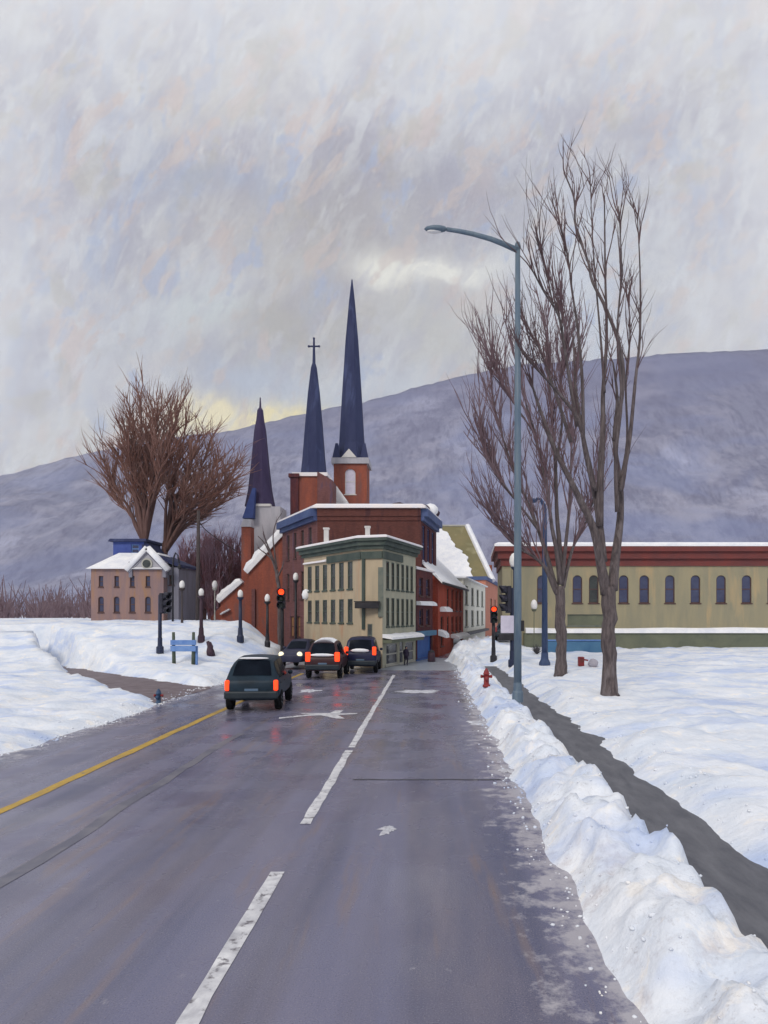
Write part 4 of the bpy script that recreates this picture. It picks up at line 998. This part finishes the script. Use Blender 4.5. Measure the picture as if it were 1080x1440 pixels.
# utility pole with a wire
p = hit(278, 872, 40); Y = p.y
root = thing('utility_pole', 'weathered dark utility pole with one sagging wire before the hill', 'utility pole', p)
b = MB(); b.tube([(p.x, p.y, p.z - .1), at(278.5, 800, Y), at(279, 718, Y)], [.17, .15, .12], 9); b.build('pole', 'wood_pole', root, True)
b = MB(); t = at(279, 732, Y); b.box(t, (.55, .14, .12)); b.build('crossarm', 'wood_pole', root)
b = MB(); wp = []
for i in range(13):
    u = i / 12; q = at(281 + 52 * u, 735 + 40 * u ** .75, Y + 6 * u); wp.append(q)
b.tube(wp, .035, 5); b.build('wire', 'wood_pole', root)

# fire hydrants
def hydrant(p, s, label, m, cap=None):
    root = thing('fire_hydrant', label, 'fire hydrant', p)
    b = MB(); b.lathe([(.17, -.06), (.17, .05), (.12, .06), (.12, .5), (.15, .52), (.15, .56), (.125, .57), (.11, .66), (.06, .73), (.05, .78), (.02, .79)], (0, 0, 0), 16, Matrix.Scale(s, 3)); b.v = [v + p for v in b.v]; b.build('barrel', m, root, True)
    for a in (-1, 1):
        b = MB(); Mr = Matrix.Rotation(R(90) * a, 3, 'Y') @ Matrix.Scale(s, 3); b.lathe([(.06, .08), (.06, .19), (.075, .19), (.075, .25), (.03, .27)], p + Vector((0, 0, .42 * s)), 12, Mr); b.build('side_nozzle', cap or m, root, True)
    b = MB(); Mr = Matrix.Rotation(R(90), 3, 'X') @ Matrix.Scale(s, 3); b.lathe([(.08, .08), (.08, .18), (.1, .18), (.1, .25), (.03, .28)], p + Vector((0, 0, .34 * s)), 12, Mr); b.build('front_nozzle', m, root, True)
    return root
p = hit(684, 966, 20); hydrant(p, .025 * 1.0 * p.y / .8, 'red fire hydrant standing in the right snowbank', 'hydrant_red')
p = hit(223, 989, 16); p.z = max(p.z, 0); hydrant(p, .62, 'small dark blue hydrant at the left road edge', 'hydrant_blue', 'hydrant_red')

# blue board on posts
p = hit(258, 934, 28); Y = p.y
root = thing('sign_board', 'bright blue double board on dark green posts in the left snow', 'sign board', p)
s = Y / F
b = MB(); b.box((p.x, p.y - .03, zz(903.5, Y)), (36 * s, .09, 7 * s)); b.box((p.x, p.y - .03, zz(912, Y)), (36 * s, .09, 8 * s)); b.build('board', 'board_blue', root, bevel=.02)
for dx, dd in ((-14, .5), (13, -.3)):
    b = MB(); b.tube([(p.x + dx * s, p.y + .07, p.z - .1), (p.x + dx * s - .06 * dd, p.y + .07, zz(889, Y))], [.1, .075], 7); b.build('post', 'post_green', root, True)
b = MB(); b.box((p.x + 17 * s, p.y + .15, (p.z + zz(910, Y)) / 2), (3.5 * s, .12, zz(910, Y) - p.z + .1)); b.build('side_brace', 'board_blue', root, bevel=.02)

# stump
p = hit(297, 921, 30); Y = p.y; s = Y / F
root = tag(bpy.data.objects.new('tree_stump', None), 'dark leaning broken stump in the snow right of the blue board', 'stump'); COL.objects.link(root); root.location = p
b = MB(); b.tube([(p.x, p.y, p.z - .1), (p.x - .05, p.y, p.z + 5 * s), (p.x - 2.5 * s, p.y, p.z + 12 * s), (p.x - 5 * s, p.y, p.z + 19 * s)], [.24, .22, .12, .09], 8); b.build('trunk', 'bin_purple', root, True)
b = MB(); b.tube([(p.x, p.y, p.z + 4 * s), (p.x + 1 * s, p.y, p.z + 12 * s), (p.x - 1 * s, p.y, p.z + 18 * s)], [.1, .07, .03], 6); b.build('side_shoot', 'bin_purple', root, True)

# red box and grey snow-dusted stone
p = hit(817, 937, 34); s = p.y / F
root = thing('newspaper_box', 'small dark red box in the snow between the two right trunks', 'box', p)
b = MB(); b.box((p.x, p.y, p.z + 6.5 * s), (8 * s, .3, 13 * s)); b.build('cabinet', 'hydrant_red', root, bevel=.03)
b = MB(); b.box((p.x + .3 * s, p.y - .16, p.z + 8 * s), (4.5 * s, .04, 5 * s)); b.build('door', 'red_cornice', root, bevel=.01)
b = MB(); b.tube([(p.x + 4 * s, p.y, p.z + 9 * s), (p.x + 10 * s, p.y - .05, p.z + 8 * s)], .04, 6); b.build('handle', 'hydrant_red', root)
p = hit(834, 937, 34); s = p.y / F
b = MB(); b.ball(p + Vector((0, 0, 4 * s)), 7 * s, 14, (1, .9, .9), .25, 2.0); tag(b.build('boulder', 'rock', None, True), 'grey lilac boulder dusted with snow beside the red box', 'boulder')
p = hit(755, 920, 34)
b = MB(); random.seed(3)
for k in range(60):
    d = Vector((random.gauss(0, 1), random.gauss(0, 1), abs(random.gauss(0, 1)))).normalized(); l = random.uniform(.2, .45)
    b.tube([p, p + d * l * .6 + Vector((0, 0, .15)), p + d * l + Vector((0, 0, .25))], [.02, .016, .006], 4)
b.ball(p + Vector((0, 0, .22)), .17, 8, (1, 1, 1), .5)
tag(b.build('shrub', 'shrub', None, True), 'tiny dark shrub poking from snow beside the navy lamp pole', 'shrub')

# litter bin
p = Vector(((606 - PX) * 45.6 / F, 45.6, .0)); p.x = .12
root = thing('litter_bin', 'dark purple litter bin by the blue shop front', 'bin', p)
b = MB(); b.lathe([(.22, 0), (.25, .05), (.23, .5), (.19, .62)], p, 14); b.build('body', 'bin_purple', root, True)
b = MB(); b.lathe([(.2, .62), (.2, .66), (.13, .74), (.02, .78)], p, 14); b.build('lid', 'black_metal', root, True)

# ------------------------------------------------------------------ pedestrian
def person(p, s, label, facing=0.0):
    root = thing('person', label, 'person', p)
    me = bpy.data.meshes.new('body')
    J = {'pel': (0, 0, .92), 'chest': (0, .02, 1.22), 'neck': (0, .02, 1.44), 'head': (0, -.01, 1.56), 'crown': (0, 0, 1.70),
         'hl': (.09, 0, .88), 'kl': (.10, -.10, .48), 'al': (.10, .02, .09), 'tl': (.10, -.12, .05), 'hr': (-.09, 0, .88), 'kr': (-.10, .02, .48), 'ar': (-.10, .16, .10), 'tr': (-.10, .04, .05),
         'sl': (.19, .02, 1.38), 'el': (.25, .06, 1.12), 'wl': (.24, -.06, .90), 'fl': (.23, -.09, .80), 'sr': (-.19, .02, 1.38), 'er': (-.25, .0, 1.12), 'wr': (-.24, -.14, .93), 'fr': (-.23, -.18, .84)}
    RD = {'pel': .16, 'chest': .19, 'neck': .065, 'head': .10, 'crown': .085, 'hl': .11, 'kl': .075, 'al': .055, 'tl': .045, 'hr': .11, 'kr': .075, 'ar': .055, 'tr': .045, 'sl': .085, 'el': .062, 'wl': .045, 'fl': .035, 'sr': .085, 'er': .062, 'wr': .045, 'fr': .035}
    names = list(J); E = [('pel', 'chest'), ('chest', 'neck'), ('neck', 'head'), ('head', 'crown'), ('pel', 'hl'), ('hl', 'kl'), ('kl', 'al'), ('al', 'tl'), ('pel', 'hr'), ('hr', 'kr'), ('kr', 'ar'), ('ar', 'tr'), ('chest', 'sl'), ('sl', 'el'), ('el', 'wl'), ('wl', 'fl'), ('chest', 'sr'), ('sr', 'er'), ('er', 'wr'), ('wr', 'fr')]
    Rz = Matrix.Rotation(facing, 3, 'Z')
    me.from_pydata([Rz @ Vector(J[n]) * s for n in names], [(names.index(a), names.index(c)) for a, c in E], [])
    o = bpy.data.objects.new('body', me); COL.objects.link(o); o.parent = root; me.materials.append(MATS['coat'])
    md = o.modifiers.new('skin', 'SKIN'); md.use_smooth_shade = True
    for i, n in enumerate(names): me.skin_vertices[0].data[i].radius = (RD[n] * s, RD[n] * s)
    me.skin_vertices[0].data[0].use_root = True
    sd = o.modifiers.new('sub', 'SUBSURF'); sd.levels = 1; sd.render_levels = 2
    def part(nm, m, f):
        b = MB(); f(b); b.v = [root.location + Rz @ (v * s) for v in b.v]; b.build(nm, m, root, True)
    part('face', 'skin', lambda b: (b.ball((0, -.075, 1.57), .075, 12, (.95, .7, 1.25)), b.ball((0, -.135, 1.56), .018, 6)))
    part('hat', 'coat', lambda b: (b.ball((0, .01, 1.66), .115, 12, (1, 1, .75)),))
    part('coat_skirt', 'coat', lambda b: b.lathe([(.21, .62), (.19, .9), (.17, 1.1)], (0, .01, 0), 14))
    return root
person(Vector(((571 - PX) * 42.4 / F, 42.4, .0)), .66, 'person in a dark coat and hat walking past the cream storefront', R(25))

# ------------------------------------------------------------------ trees
def smooth(path, n=4):
    if len(path) < 3: return path
    P = [path[0]] + list(path) + [path[-1]]; out = []
    for i in range(1, len(P) - 2):
        for k in range(n):
            t = k / n; a, b_, c, d = P[i - 1], P[i], P[i + 1], P[i + 2]
            out.append(.5 * ((2 * b_) + (c - a) * t + (2 * a - 5 * b_ + 4 * c - d) * t * t + (3 * b_ - 3 * c + d - a) * t ** 3))
    out.append(path[-1]); return out

def twigs(b, p, d, ln, r, lev, rng, up=.25, kids=3, n=4):
    path = [p]; q = p.copy(); dd = d.normalized(); seg = 5
    for i in range(seg):
        dd = (dd + Vector((rng.gauss(0, .10), rng.gauss(0, .10), rng.gauss(0, .06) + up * .12))).normalized()
        q = q + dd * ln / seg; path.append(q.copy())
    b.tube(path, [r * (1 - .8 * i / seg) for i in range(seg + 1)], n, cap=False)
    if lev > 0:
        for k in range(kids):
            t = rng.uniform(.25, .9); i = min(seg - 1, int(t * seg)); pp = path[i].lerp(path[i + 1], t * seg - i)
            ax = Vector((rng.gauss(0, 1), rng.gauss(0, 1), rng.gauss(0, .5))).normalized()
            nd = (dd + ax * .62 + Vector((0, 0, up))).normalized()
            twigs(b, pp, nd, ln * rng.uniform(.45, .75), r * .55, lev - 1, rng, up, kids, n)

def tree(name, label, Y, trunk, trad, limbs, seed, m_t, m_l, m_tw, ntw=10, tl=(.9, 2.0), tr=.022, lev=1, kids=2, group=None, up=.3, spread=.55, t0=.35, fork=(1, 1, .92)):
    rng = random.Random(seed)
    tp = [at(x, y, Y) for x, y in trunk]
    g = gz(tp[0].x, Y)
    root = thing(name, label, 'tree', (tp[0].x, Y, g), group)
    tp[0].z = g - .15
    b = MB(); pts = smooth(tp, 5); n = len(pts); r0, r1 = trad
    rad = [(1 + .05 * rng.gauss(0, 1)) * (1 if i < n - 3 else fork[i - n + 3]) * (r0 + (r1 - r0) * (i / (n - 1)) + (r0 * .55 * math.exp(-i * 1.1))) for i in range(n)]
    pts = [p + Vector((.02 * rng.gauss(0, 1), .02 * rng.gauss(0, 1), 0)) for p in pts]
    b.tube(pts, rad, 12); b.build('trunk', m_t, root, True)
    lb, tb = MB(), MB()
    for (path, ra, rb, dy) in limbs:
        k = len(path); P = [at(x, y, Y + dy * (i / (k - 1)) ** 1.3) for i, (x, y) in enumerate(path)]
        S = smooth(P, 4); n = len(S)
        lb.tube(S, [ra + (rb - ra) * (i / (n - 1)) ** .8 for i in range(n)], 7)
        for j in range(ntw):
            t = rng.uniform(t0, 1) ** .8; i = min(n - 2, int(t * (n - 1))); p = S[i].lerp(S[i + 1], t * (n - 1) - i)
            d = (S[i + 1] - S[i]).normalized(); ax = Vector((rng.gauss(0, 1), rng.gauss(0, 1), rng.gauss(0, .4))).normalized()
            twigs(tb, p, (d + ax * spread + Vector((0, 0, up * .5))).normalized(), rng.uniform(*tl), tr * rng.uniform(.7, 1.3), lev, rng, up, kids)
    lb.build('limbs', m_l, root, True); tw = tb.build('crown', m_tw, root, True)
    return root

# nearer right tree
p = hit(857, 978, 15); Y2 = p.y
L2 = [([(853, 835), (846, 800), (835, 745), (810, 691), (779, 629), (755, 563), (748, 539)], .21, .02, -1.5),
      ([(848, 790), (843, 735), (834, 681), (820, 615), (811, 560), (808, 520), (806, 470)], .15, .018, 1.5),
      ([(836, 690), (824, 640), (813, 590), (779, 545), (754, 518), (734, 493)], .10, .015, -2.5),
      ([(861, 830), (866, 780), (872, 730), (872, 680), (864, 620), (868, 560), (862, 510)], .19, .03, 2.0),
      ([(843, 740), (845, 657), (848, 600), (848, 552), (853, 476), (851, 380), (850, 275)], .14, .018, 0.5),
      ([(864, 620), (876, 540), (871, 486), (852, 434), (833, 396), (827, 368), (810, 320), (807, 278), (793, 243)], .085, .022, 1.0),
      ([(820, 615), (819, 540), (813, 466), (805, 413), (798, 358), (787, 313)], .07, .015, -1.0),
      ([(812, 600), (801, 535), (793, 483), (786, 445), (765, 410), (748, 379)], .07, .02, -2.0),
      ([(803, 622), (789, 577), (775, 535), (758, 490), (739, 462)], .07, .02, -1.0),
      ([(793, 483), (783, 430), (777, 424), (770, 390), (761, 358), (754, 332)], .04, .012, -1.5),
      ([(872, 690), (885, 620), (893, 540), (900, 470), (900, 380), (896, 300)], .09, .014, 1.0),
      ([(868, 720), (866, 640), (874, 560), (868, 470), (874, 380), (870, 290)], .08, .014, -1.5),
      ([(872, 680), (882, 620), (880, 540), (886, 470), (884, 420)], .06, .014, 2.0),
      ([(850, 552), (845, 480), (838, 400), (833, 330), (830, 255)], .05, .012, 2.0)]
tree('bare_tree', 'nearer right bare tree with forked grey trunk and tallest branches', Y2, [(857, 978), (857, 920), (856, 870), (856, 825)], (.25, .225), L2, 11, 'bark', 'bark', 'twig', ntw=15, tl=(.8, 2.0), tr=.022, lev=1, kids=2, spread=.32, up=.5, group='bare trees on the right verge')
p = hit(789, 948, 20); Y1 = p.y
L1 = [([(786, 838), (780, 829), (767, 799), (751, 783), (730, 770), (705, 745), (695, 722)], .13, .02, -1.0),
      ([(786, 832), (778, 815), (769, 781), (757, 745), (739, 700), (718, 650), (700, 590), (690, 545)], .15, .02, 1.0),
      ([(788, 822), (783, 776), (776, 740), (768, 680), (752, 610), (738, 560), (728, 500)], .13, .018, -1.5),
      ([(789, 822), (787, 770), (783, 720), (781, 650), (775, 580), (770, 500), (764, 440)], .14, .018, 1.0),
      ([(792, 826), (800, 790), (808, 765), (822, 740), (838, 690), (842, 640)], .10, .018, 2.0),
      ([(790, 820), (795, 770), (800, 720), (803, 650), (805, 590), (812, 520)], .11, .016, -1.0),
      ([(757, 745), (738, 720), (715, 690), (690, 655), (675, 610)], .07, .014, -1.0),
      ([(752, 610), (735, 585), (718, 560), (700, 525), (688, 500)], .05, .014, 1.5),
      ([(781, 650), (790, 600), (788, 540), (795, 480), (790, 440)], .07, .014, -2.0)]
tree('bare_tree', 'right bare tree with slimmer trunk and broad mauve twigs, behind the lamp', Y1, [(789, 948), (789, 905), (788, 865), (788, 825)], (.26, .21), L1, 5, 'bark', 'bark', 'twig_mauve', ntw=40, tl=(1.2, 3.0), tr=.034, lev=1, kids=3, spread=.30, up=.55, group='bare trees on the right verge', t0=.25)

# left brown trees
Yt = 59.0
def fan(base, ends, ra, rng, bow=14):
    out = []
    for (x, y) in ends:
        bx, by = base; mx, my = (bx + x) / 2, (by + y) / 2
        out.append(([base, (bx + (x - bx) * .28 + rng.uniform(-3, 3), by + (y - by) * .33 - bow * .3), (mx + rng.uniform(-4, 4) , my - bow * .35), (bx + (x - bx) * .8, by + (y - by) * .78), (x, y)], ra * rng.uniform(.7, 1.1), .03, rng.uniform(-4, 4)))
    return out
rg = random.Random(21)
LA = fan((203.5, 766), [(150, 660), (170, 640), (185, 585), (198, 560), (212, 585), (222, 575), (232, 590), (160, 690), (243, 600), (178, 610), (205, 600), (250, 575), (228, 640), (190, 650)], .22, rg, 10)
tree('bare_tree', 'brown bare tree with dense crown rising behind the lilac house roof', Yt, [(206, 862), (206, 820), (205, 785), (203, 750)], (.34, .26), LA, 31, 'brown_bark', 'brown_bark', 'brown_twig', ntw=34, tl=(1.4, 3.4), tr=.06, lev=1, kids=3, group='brown bare trees on the left hill', t0=.2, fork=(1, 1, .9), up=.3, spread=.6)
LB = fan((232, 776), [(262, 590), (280, 612), (292, 632), (305, 650), (318, 655), (322, 674), (325, 690), (308, 700), (292, 706), (270, 640), (250, 620), (300, 675), (240, 640), (285, 660), (330, 660), (262, 690)], .21, rg)
tree('bare_tree', 'brown bare tree spreading its low branches right toward the church spires', Yt + 1.5, [(224, 866), (226, 830), (229, 795), (234, 760)], (.36, .27), LB, 32, 'brown_bark', 'brown_bark', 'brown_twig', ntw=30, tl=(1.2, 2.9), tr=.06, lev=1, kids=3, group='brown bare trees on the left hill', t0=.2, fork=(1, 1, .9), up=.08, spread=.5)

# reddish thicket: separate bare shrubs
LBL = ['reddish bare shrub right against the lilac house', 'reddish bare shrub behind the faint globe lamp', 'tallest reddish bare shrub behind the utility pole', 'reddish bare shrub with wine red stems left of the church', 'dark purple bare shrub beside the church aisle', 'dusky bare shrub nearest the church turret']
for i, (px, top, wd) in enumerate(((253, 792, 15), (266, 770, 18), (283, 752, 18), (300, 758, 18), (317, 752, 17), (332, 758, 13))):
    rng = random.Random(50 + i); Y = 66.0 + (i % 3) * 1.2; b = MB(); x = (px - PX) * Y / F; g = gz(x, Y)
    root = thing('bare_shrub', LBL[i], 'shrub', (x, Y, g), 'reddish bare shrubs behind the snowy hill')
    zt = zz(top, Y); st = MB()
    for k in range(24):
        ex = x + rng.uniform(-1, 1) * wd * Y / F; ey = Y + rng.uniform(-1.3, 1.3); ez = g + (zt - g) * rng.uniform(.7, 1.0)
        sx = x + (ex - x) * .35; P = [Vector((sx, Y, g - .1)), Vector((sx + (ex - sx) * .3, Y + (ey - Y) * .4, g + (ez - g) * .4)), Vector((ex, ey, ez))]
        S = smooth(P, 3); st.tube(S, [.10 * (1 - .8 * j / (len(S) - 1)) for j in range(len(S))], 5, cap=False)
        for q in range(9):
            j = rng.randrange(1, len(S) - 1); twigs(b, S[j], Vector((rng.gauss(0, .35), rng.gauss(0, .35), 1)), rng.uniform(.9, 2.1), .05, 1, rng, .4, 4)
    st.build('stems', 'red_twig' if i % 2 else 'brown_twig', root, True); b.build('crown', 'red_twig', root, True)

# far wood at the foot of the ridge, reads as one mass
rng = random.Random(9); b = MB()
for k in range(420):
    px = rng.choice((rng.uniform(-120, 250), rng.uniform(960, 1260))); Y = rng.uniform(105, 190); x = (px - PX) * Y / F; h = rng.uniform(4, 9)
    for q in range(9):
        d = Vector((rng.gauss(0, .22), rng.gauss(0, .22), 1)).normalized(); p0 = Vector((x + rng.gauss(0, .8), Y + rng.gauss(0, .8), 0))
        m_ = p0 + d * h * .5; b.tube([p0, m_, m_ + (d + Vector((rng.gauss(0, .25), rng.gauss(0, .25), .1))) * h * rng.uniform(.3, .55)], [.16, .11, .03], 4, cap=False)
tag(b.build('far_wood', 'twig_mauve', None), 'bare mauve wood along the foot of the ridge', None, None, 'stuff')

# little tree before the church gable
Y = 52.0
LC = [([(389, 806), (384, 790), (378, 782), (362, 770)], .12, .03, -.5), ([(388, 800), (381, 782), (372, 764), (363, 754)], .10, .03, .5), ([(389, 800), (380, 776), (373, 758), (370, 747)], .10, .03, .3), ([(389, 800), (386, 775), (384, 755), (388, 735), (396, 722)], .08, .02, .3), ([(390, 812), (396, 800), (399, 790)], .09, .03, -.4)]
tree('bare_tree', 'small dark bare tree with few stubby branches before the church gable', Y, [(393, 898), (393, 860), (392, 830), (389, 802)], (.15, .12), LC, 77, 'bark', 'bark', 'twig', ntw=3, tl=(.4, .9), tr=.018, lev=0, kids=0)

# ------------------------------------------------------------------ camera
cam = bpy.data.cameras.new('camera'); co = bpy.data.objects.new('camera', cam); COL.objects.link(co)
co.location = (0, 0, H); co.rotation_euler = (R(90), 0, 0)
cam.sensor_fit = 'VERTICAL'; cam.sensor_height = 36; cam.sensor_width = 27; cam.lens = F / 1440 * 36
cam.shift_x = (540 - PX) / 1440; cam.shift_y = (PY - 720) / 1440
cam.clip_start = .1; cam.clip_end = 5000
SC.camera = co

# ------------------------------------------------------------------ light
sun_dir = Vector((-.30, -.76, .58)).normalized()
sun = bpy.data.lights.new('sun', 'SUN'); sun.energy = 1.6; sun.angle = R(14); sun.color = (1, .93, .84)
so = bpy.data.objects.new('sun', sun); COL.objects.link(so); so.rotation_euler = sun_dir.to_track_quat('Z', 'Y').to_euler()

wd = bpy.data.worlds.new('World'); SC.world = wd; wd.use_nodes = True
T = NT(wd.node_tree); bg = wd.node_tree.nodes['Background']
sky = T.n('ShaderNodeTexSky', sky_type='NISHITA'); sky.sun_disc = False
sky.sun_elevation = math.asin(sun_dir.z); sky.sun_rotation = math.atan2(sun_dir.x, sun_dir.y)
gen = T.n('ShaderNodeTexCoord').outputs['Generated']
sep = T.n('ShaderNodeSeparateXYZ'); T.link(gen, sep.inputs[0])
yy = T.math('MAXIMUM', T.math('ABSOLUTE', sep.outputs[1]), .2)
U = T.math('DIVIDE', sep.outputs[0], yy); Vv = T.math('DIVIDE', sep.outputs[2], yy)
cmb = T.n('ShaderNodeCombineXYZ'); T.link(U, cmb.inputs[0]); T.link(Vv, cmb.inputs[1]); uv = cmb.outputs[0]
# ragged cloud edges: warp the direction by noise
w1 = T.noise(T.scalev(uv, (6, 4.5, 1)), 1.0, 5, .62); w2 = T.noise(T.scalev(uv, (5, 6, 1), (0, 0, 1.1)), 1.3, 5, .62)
Uw = T.math('ADD', U, T.math('MULTIPLY', T.math('SUBTRACT', w1, .5), .26)); Vw = T.math('ADD', Vv, T.math('MULTIPLY', T.math('SUBTRACT', w2, .5), .22))
w3 = T.noise(T.scalev(uv, (16, 12, 1)), 1.0, 4, .6)
Us = T.math('ADD', U, T.math('MULTIPLY', T.math('SUBTRACT', w2, .5), .08)); Vs = T.math('ADD', Vv, T.math('MULTIPLY', T.math('SUBTRACT', w3, .5), .065))
def blob(px, py, rx, ry, k=1.0):
    u_, v_ = (Uw, Vw) if ry > 29 else (Us, Vs)
    a = T.math('DIVIDE', T.math('SUBTRACT', u_, (px - PX) / F), rx / F); c_ = T.math('DIVIDE', T.math('SUBTRACT', v_, (PY - py) / F), ry / F)
    d = T.math('ADD', T.math('MULTIPLY', a, a), T.math('MULTIPLY', c_, c_))
    return T.math('MULTIPLY', T.math('POWER', 2.718, T.math('MULTIPLY', d, -1.0)), k)
big = T.ramp(T.noise(T.scalev(uv, (3.2, 4.2, 1), (0, 0, .5)), 1.0, 4, .6, .4), .36, .64)
col = T.mix(big, srgb(208, 203, 198), srgb(210, 213, 223))
def stroke(rot, sx, sy, lo, hi, amt, c_):
    global col
    nz = T.noise(T.scalev(uv, (sx, sy, 1), (0, 0, rot)), 1.0, 4, .62, .35)
    col = T.mix(T.math('MULTIPLY', T.ramp(nz, lo, hi), amt), col, srgb(*c_))
stroke(.6, 5.5, 4.0, .46, .58, .9, (170, 166, 182))
stroke(.9, 7, 4.5, .52, .62, .6, (222, 222, 222))
stroke(.70, 22, 9, .50, .62, .6, (180, 180, 196))
stroke(.35, 26, 10, .54, .62, .70, (222, 224, 228))
stroke(.75, 18, 9, .55, .62, .75, (216, 194, 184))
stroke(.25, 26, 9, .54, .64, .40, (226, 230, 236))
stroke(.15, 20, 8, .55, .64, .65, (180, 190, 214))
stroke(.5, 15, 11, .56, .64, .65, (190, 183, 170))
for (px, py, rx, ry, c_, k) in (
        (640, 285, 130, 70, (166, 163, 178), .8), (470, 330, 120, 90, (184, 178, 172), .7), (300, 300, 110, 80, (192, 188, 187), .6),
        (235, 490, 70, 90, (216, 219, 222), .8), (300, 425, 50, 30, (216, 224, 224), .8), (390, 470, 70, 60, (184, 178, 164), .8), (440, 560, 90, 60, (196, 206, 222), .8),
        (340, 545, 60, 40, (192, 203, 220), .7), (610, 455, 110, 70, (205, 203, 196), .85), (622, 382, 80, 17, (250, 248, 238), 1.3), (545, 380, 42, 24, (250, 248, 236), 1.2), (810, 400, 95, 160, (219, 225, 234), .9), (560, 540, 120, 26, (212, 217, 224), .8),
        (225, 245, 60, 30, (172, 184, 210), .5), (330, 250, 40, 20, (165, 180, 212), .5), (340, 592, 115, 20, (255, 240, 184), 1.8), (285, 586, 60, 26, (255, 242, 198), 1.6), (200, 560, 60, 40, (222, 222, 224), .7)):
    col = T.mix(blob(px, py, rx, ry, k), col, srgb(*c_))
stroke(.65, 34, 15, .52, .64, .4, (186, 184, 196))
stroke(.45, 40, 15, .54, .64, .35, (226, 227, 226))
stroke(.7, 24, 12, .57, .64, .55, (214, 197, 188))
stroke(.4, 20, 12, .59, .66, .6, (172, 186, 216))
grain = T.noise(T.scalev(uv, (220, 120, 60), (0, 0, .3)), 1.0, 2, .7)
col = T.mix(.10, col, T.mix(T.ramp(grain, .3, .7), (.30, .30, .32, 1), (.85, .85, .83, 1)))
# thinner, brighter cloud overhead and to both sides of the grey bank
side = T.math('MAXIMUM', T.ramp(T.math('MULTIPLY', T.math('ADD', Uw, .08), -1), .34, .60), T.ramp(Uw, .27, .50))
bright = T.math('MAXIMUM', side, T.ramp(Vw, .62, .86))
col = T.mix(T.math('MULTIPLY', bright, .62), col, (.95, .96, .98, 1))
sc10 = T.n('ShaderNodeVectorMath', operation='SCALE'); T.link(col, sc10.inputs[0]); sc10.inputs['Scale'].default_value = 10.0
mixed = T.mix(.96, sky.outputs[0], sc10.outputs[0])
T.link(mixed, bg.inputs['Color']); bg.inputs['Strength'].default_value = .1
wd.cycles.sampling_method = 'MANUAL'; wd.cycles.sample_map_resolution = 512

# ------------------------------------------------------------------ winter haze between the town and the ridge
HAZE = .00022
if HAZE:
    b = MB(); b.box((0, 700, 330), (5600, 1760, 672)); 
    m = bpy.data.materials.new('haze'); m.use_nodes = True; nt = m.node_tree
    nt.nodes.remove(nt.nodes['Principled BSDF']); vn = nt.nodes.new('ShaderNodeVolumePrincipled'); vn.inputs['Density'].default_value = HAZE
    vn.inputs['Color'].default_value = (.72, .80, 1.0, 1)
    nt.links.new(vn.outputs[0], nt.nodes['Material Output'].inputs['Volume']); MATS['haze'] = m
    tag(b.build('haze', 'haze'), 'thin bluish winter haze over the town', None, None, 'stuff')

SC.render.engine = 'CYCLES'
SC.cycles.max_bounces = 5; SC.cycles.diffuse_bounces = 3; SC.cycles.glossy_bounces = 2; SC.cycles.volume_bounces = 0
SC.cycles.use_denoising = True
SC.view_settings.view_transform = 'Standard'; SC.view_settings.look = 'None'; SC.view_settings.gamma = 1; SC.view_settings.exposure = 0
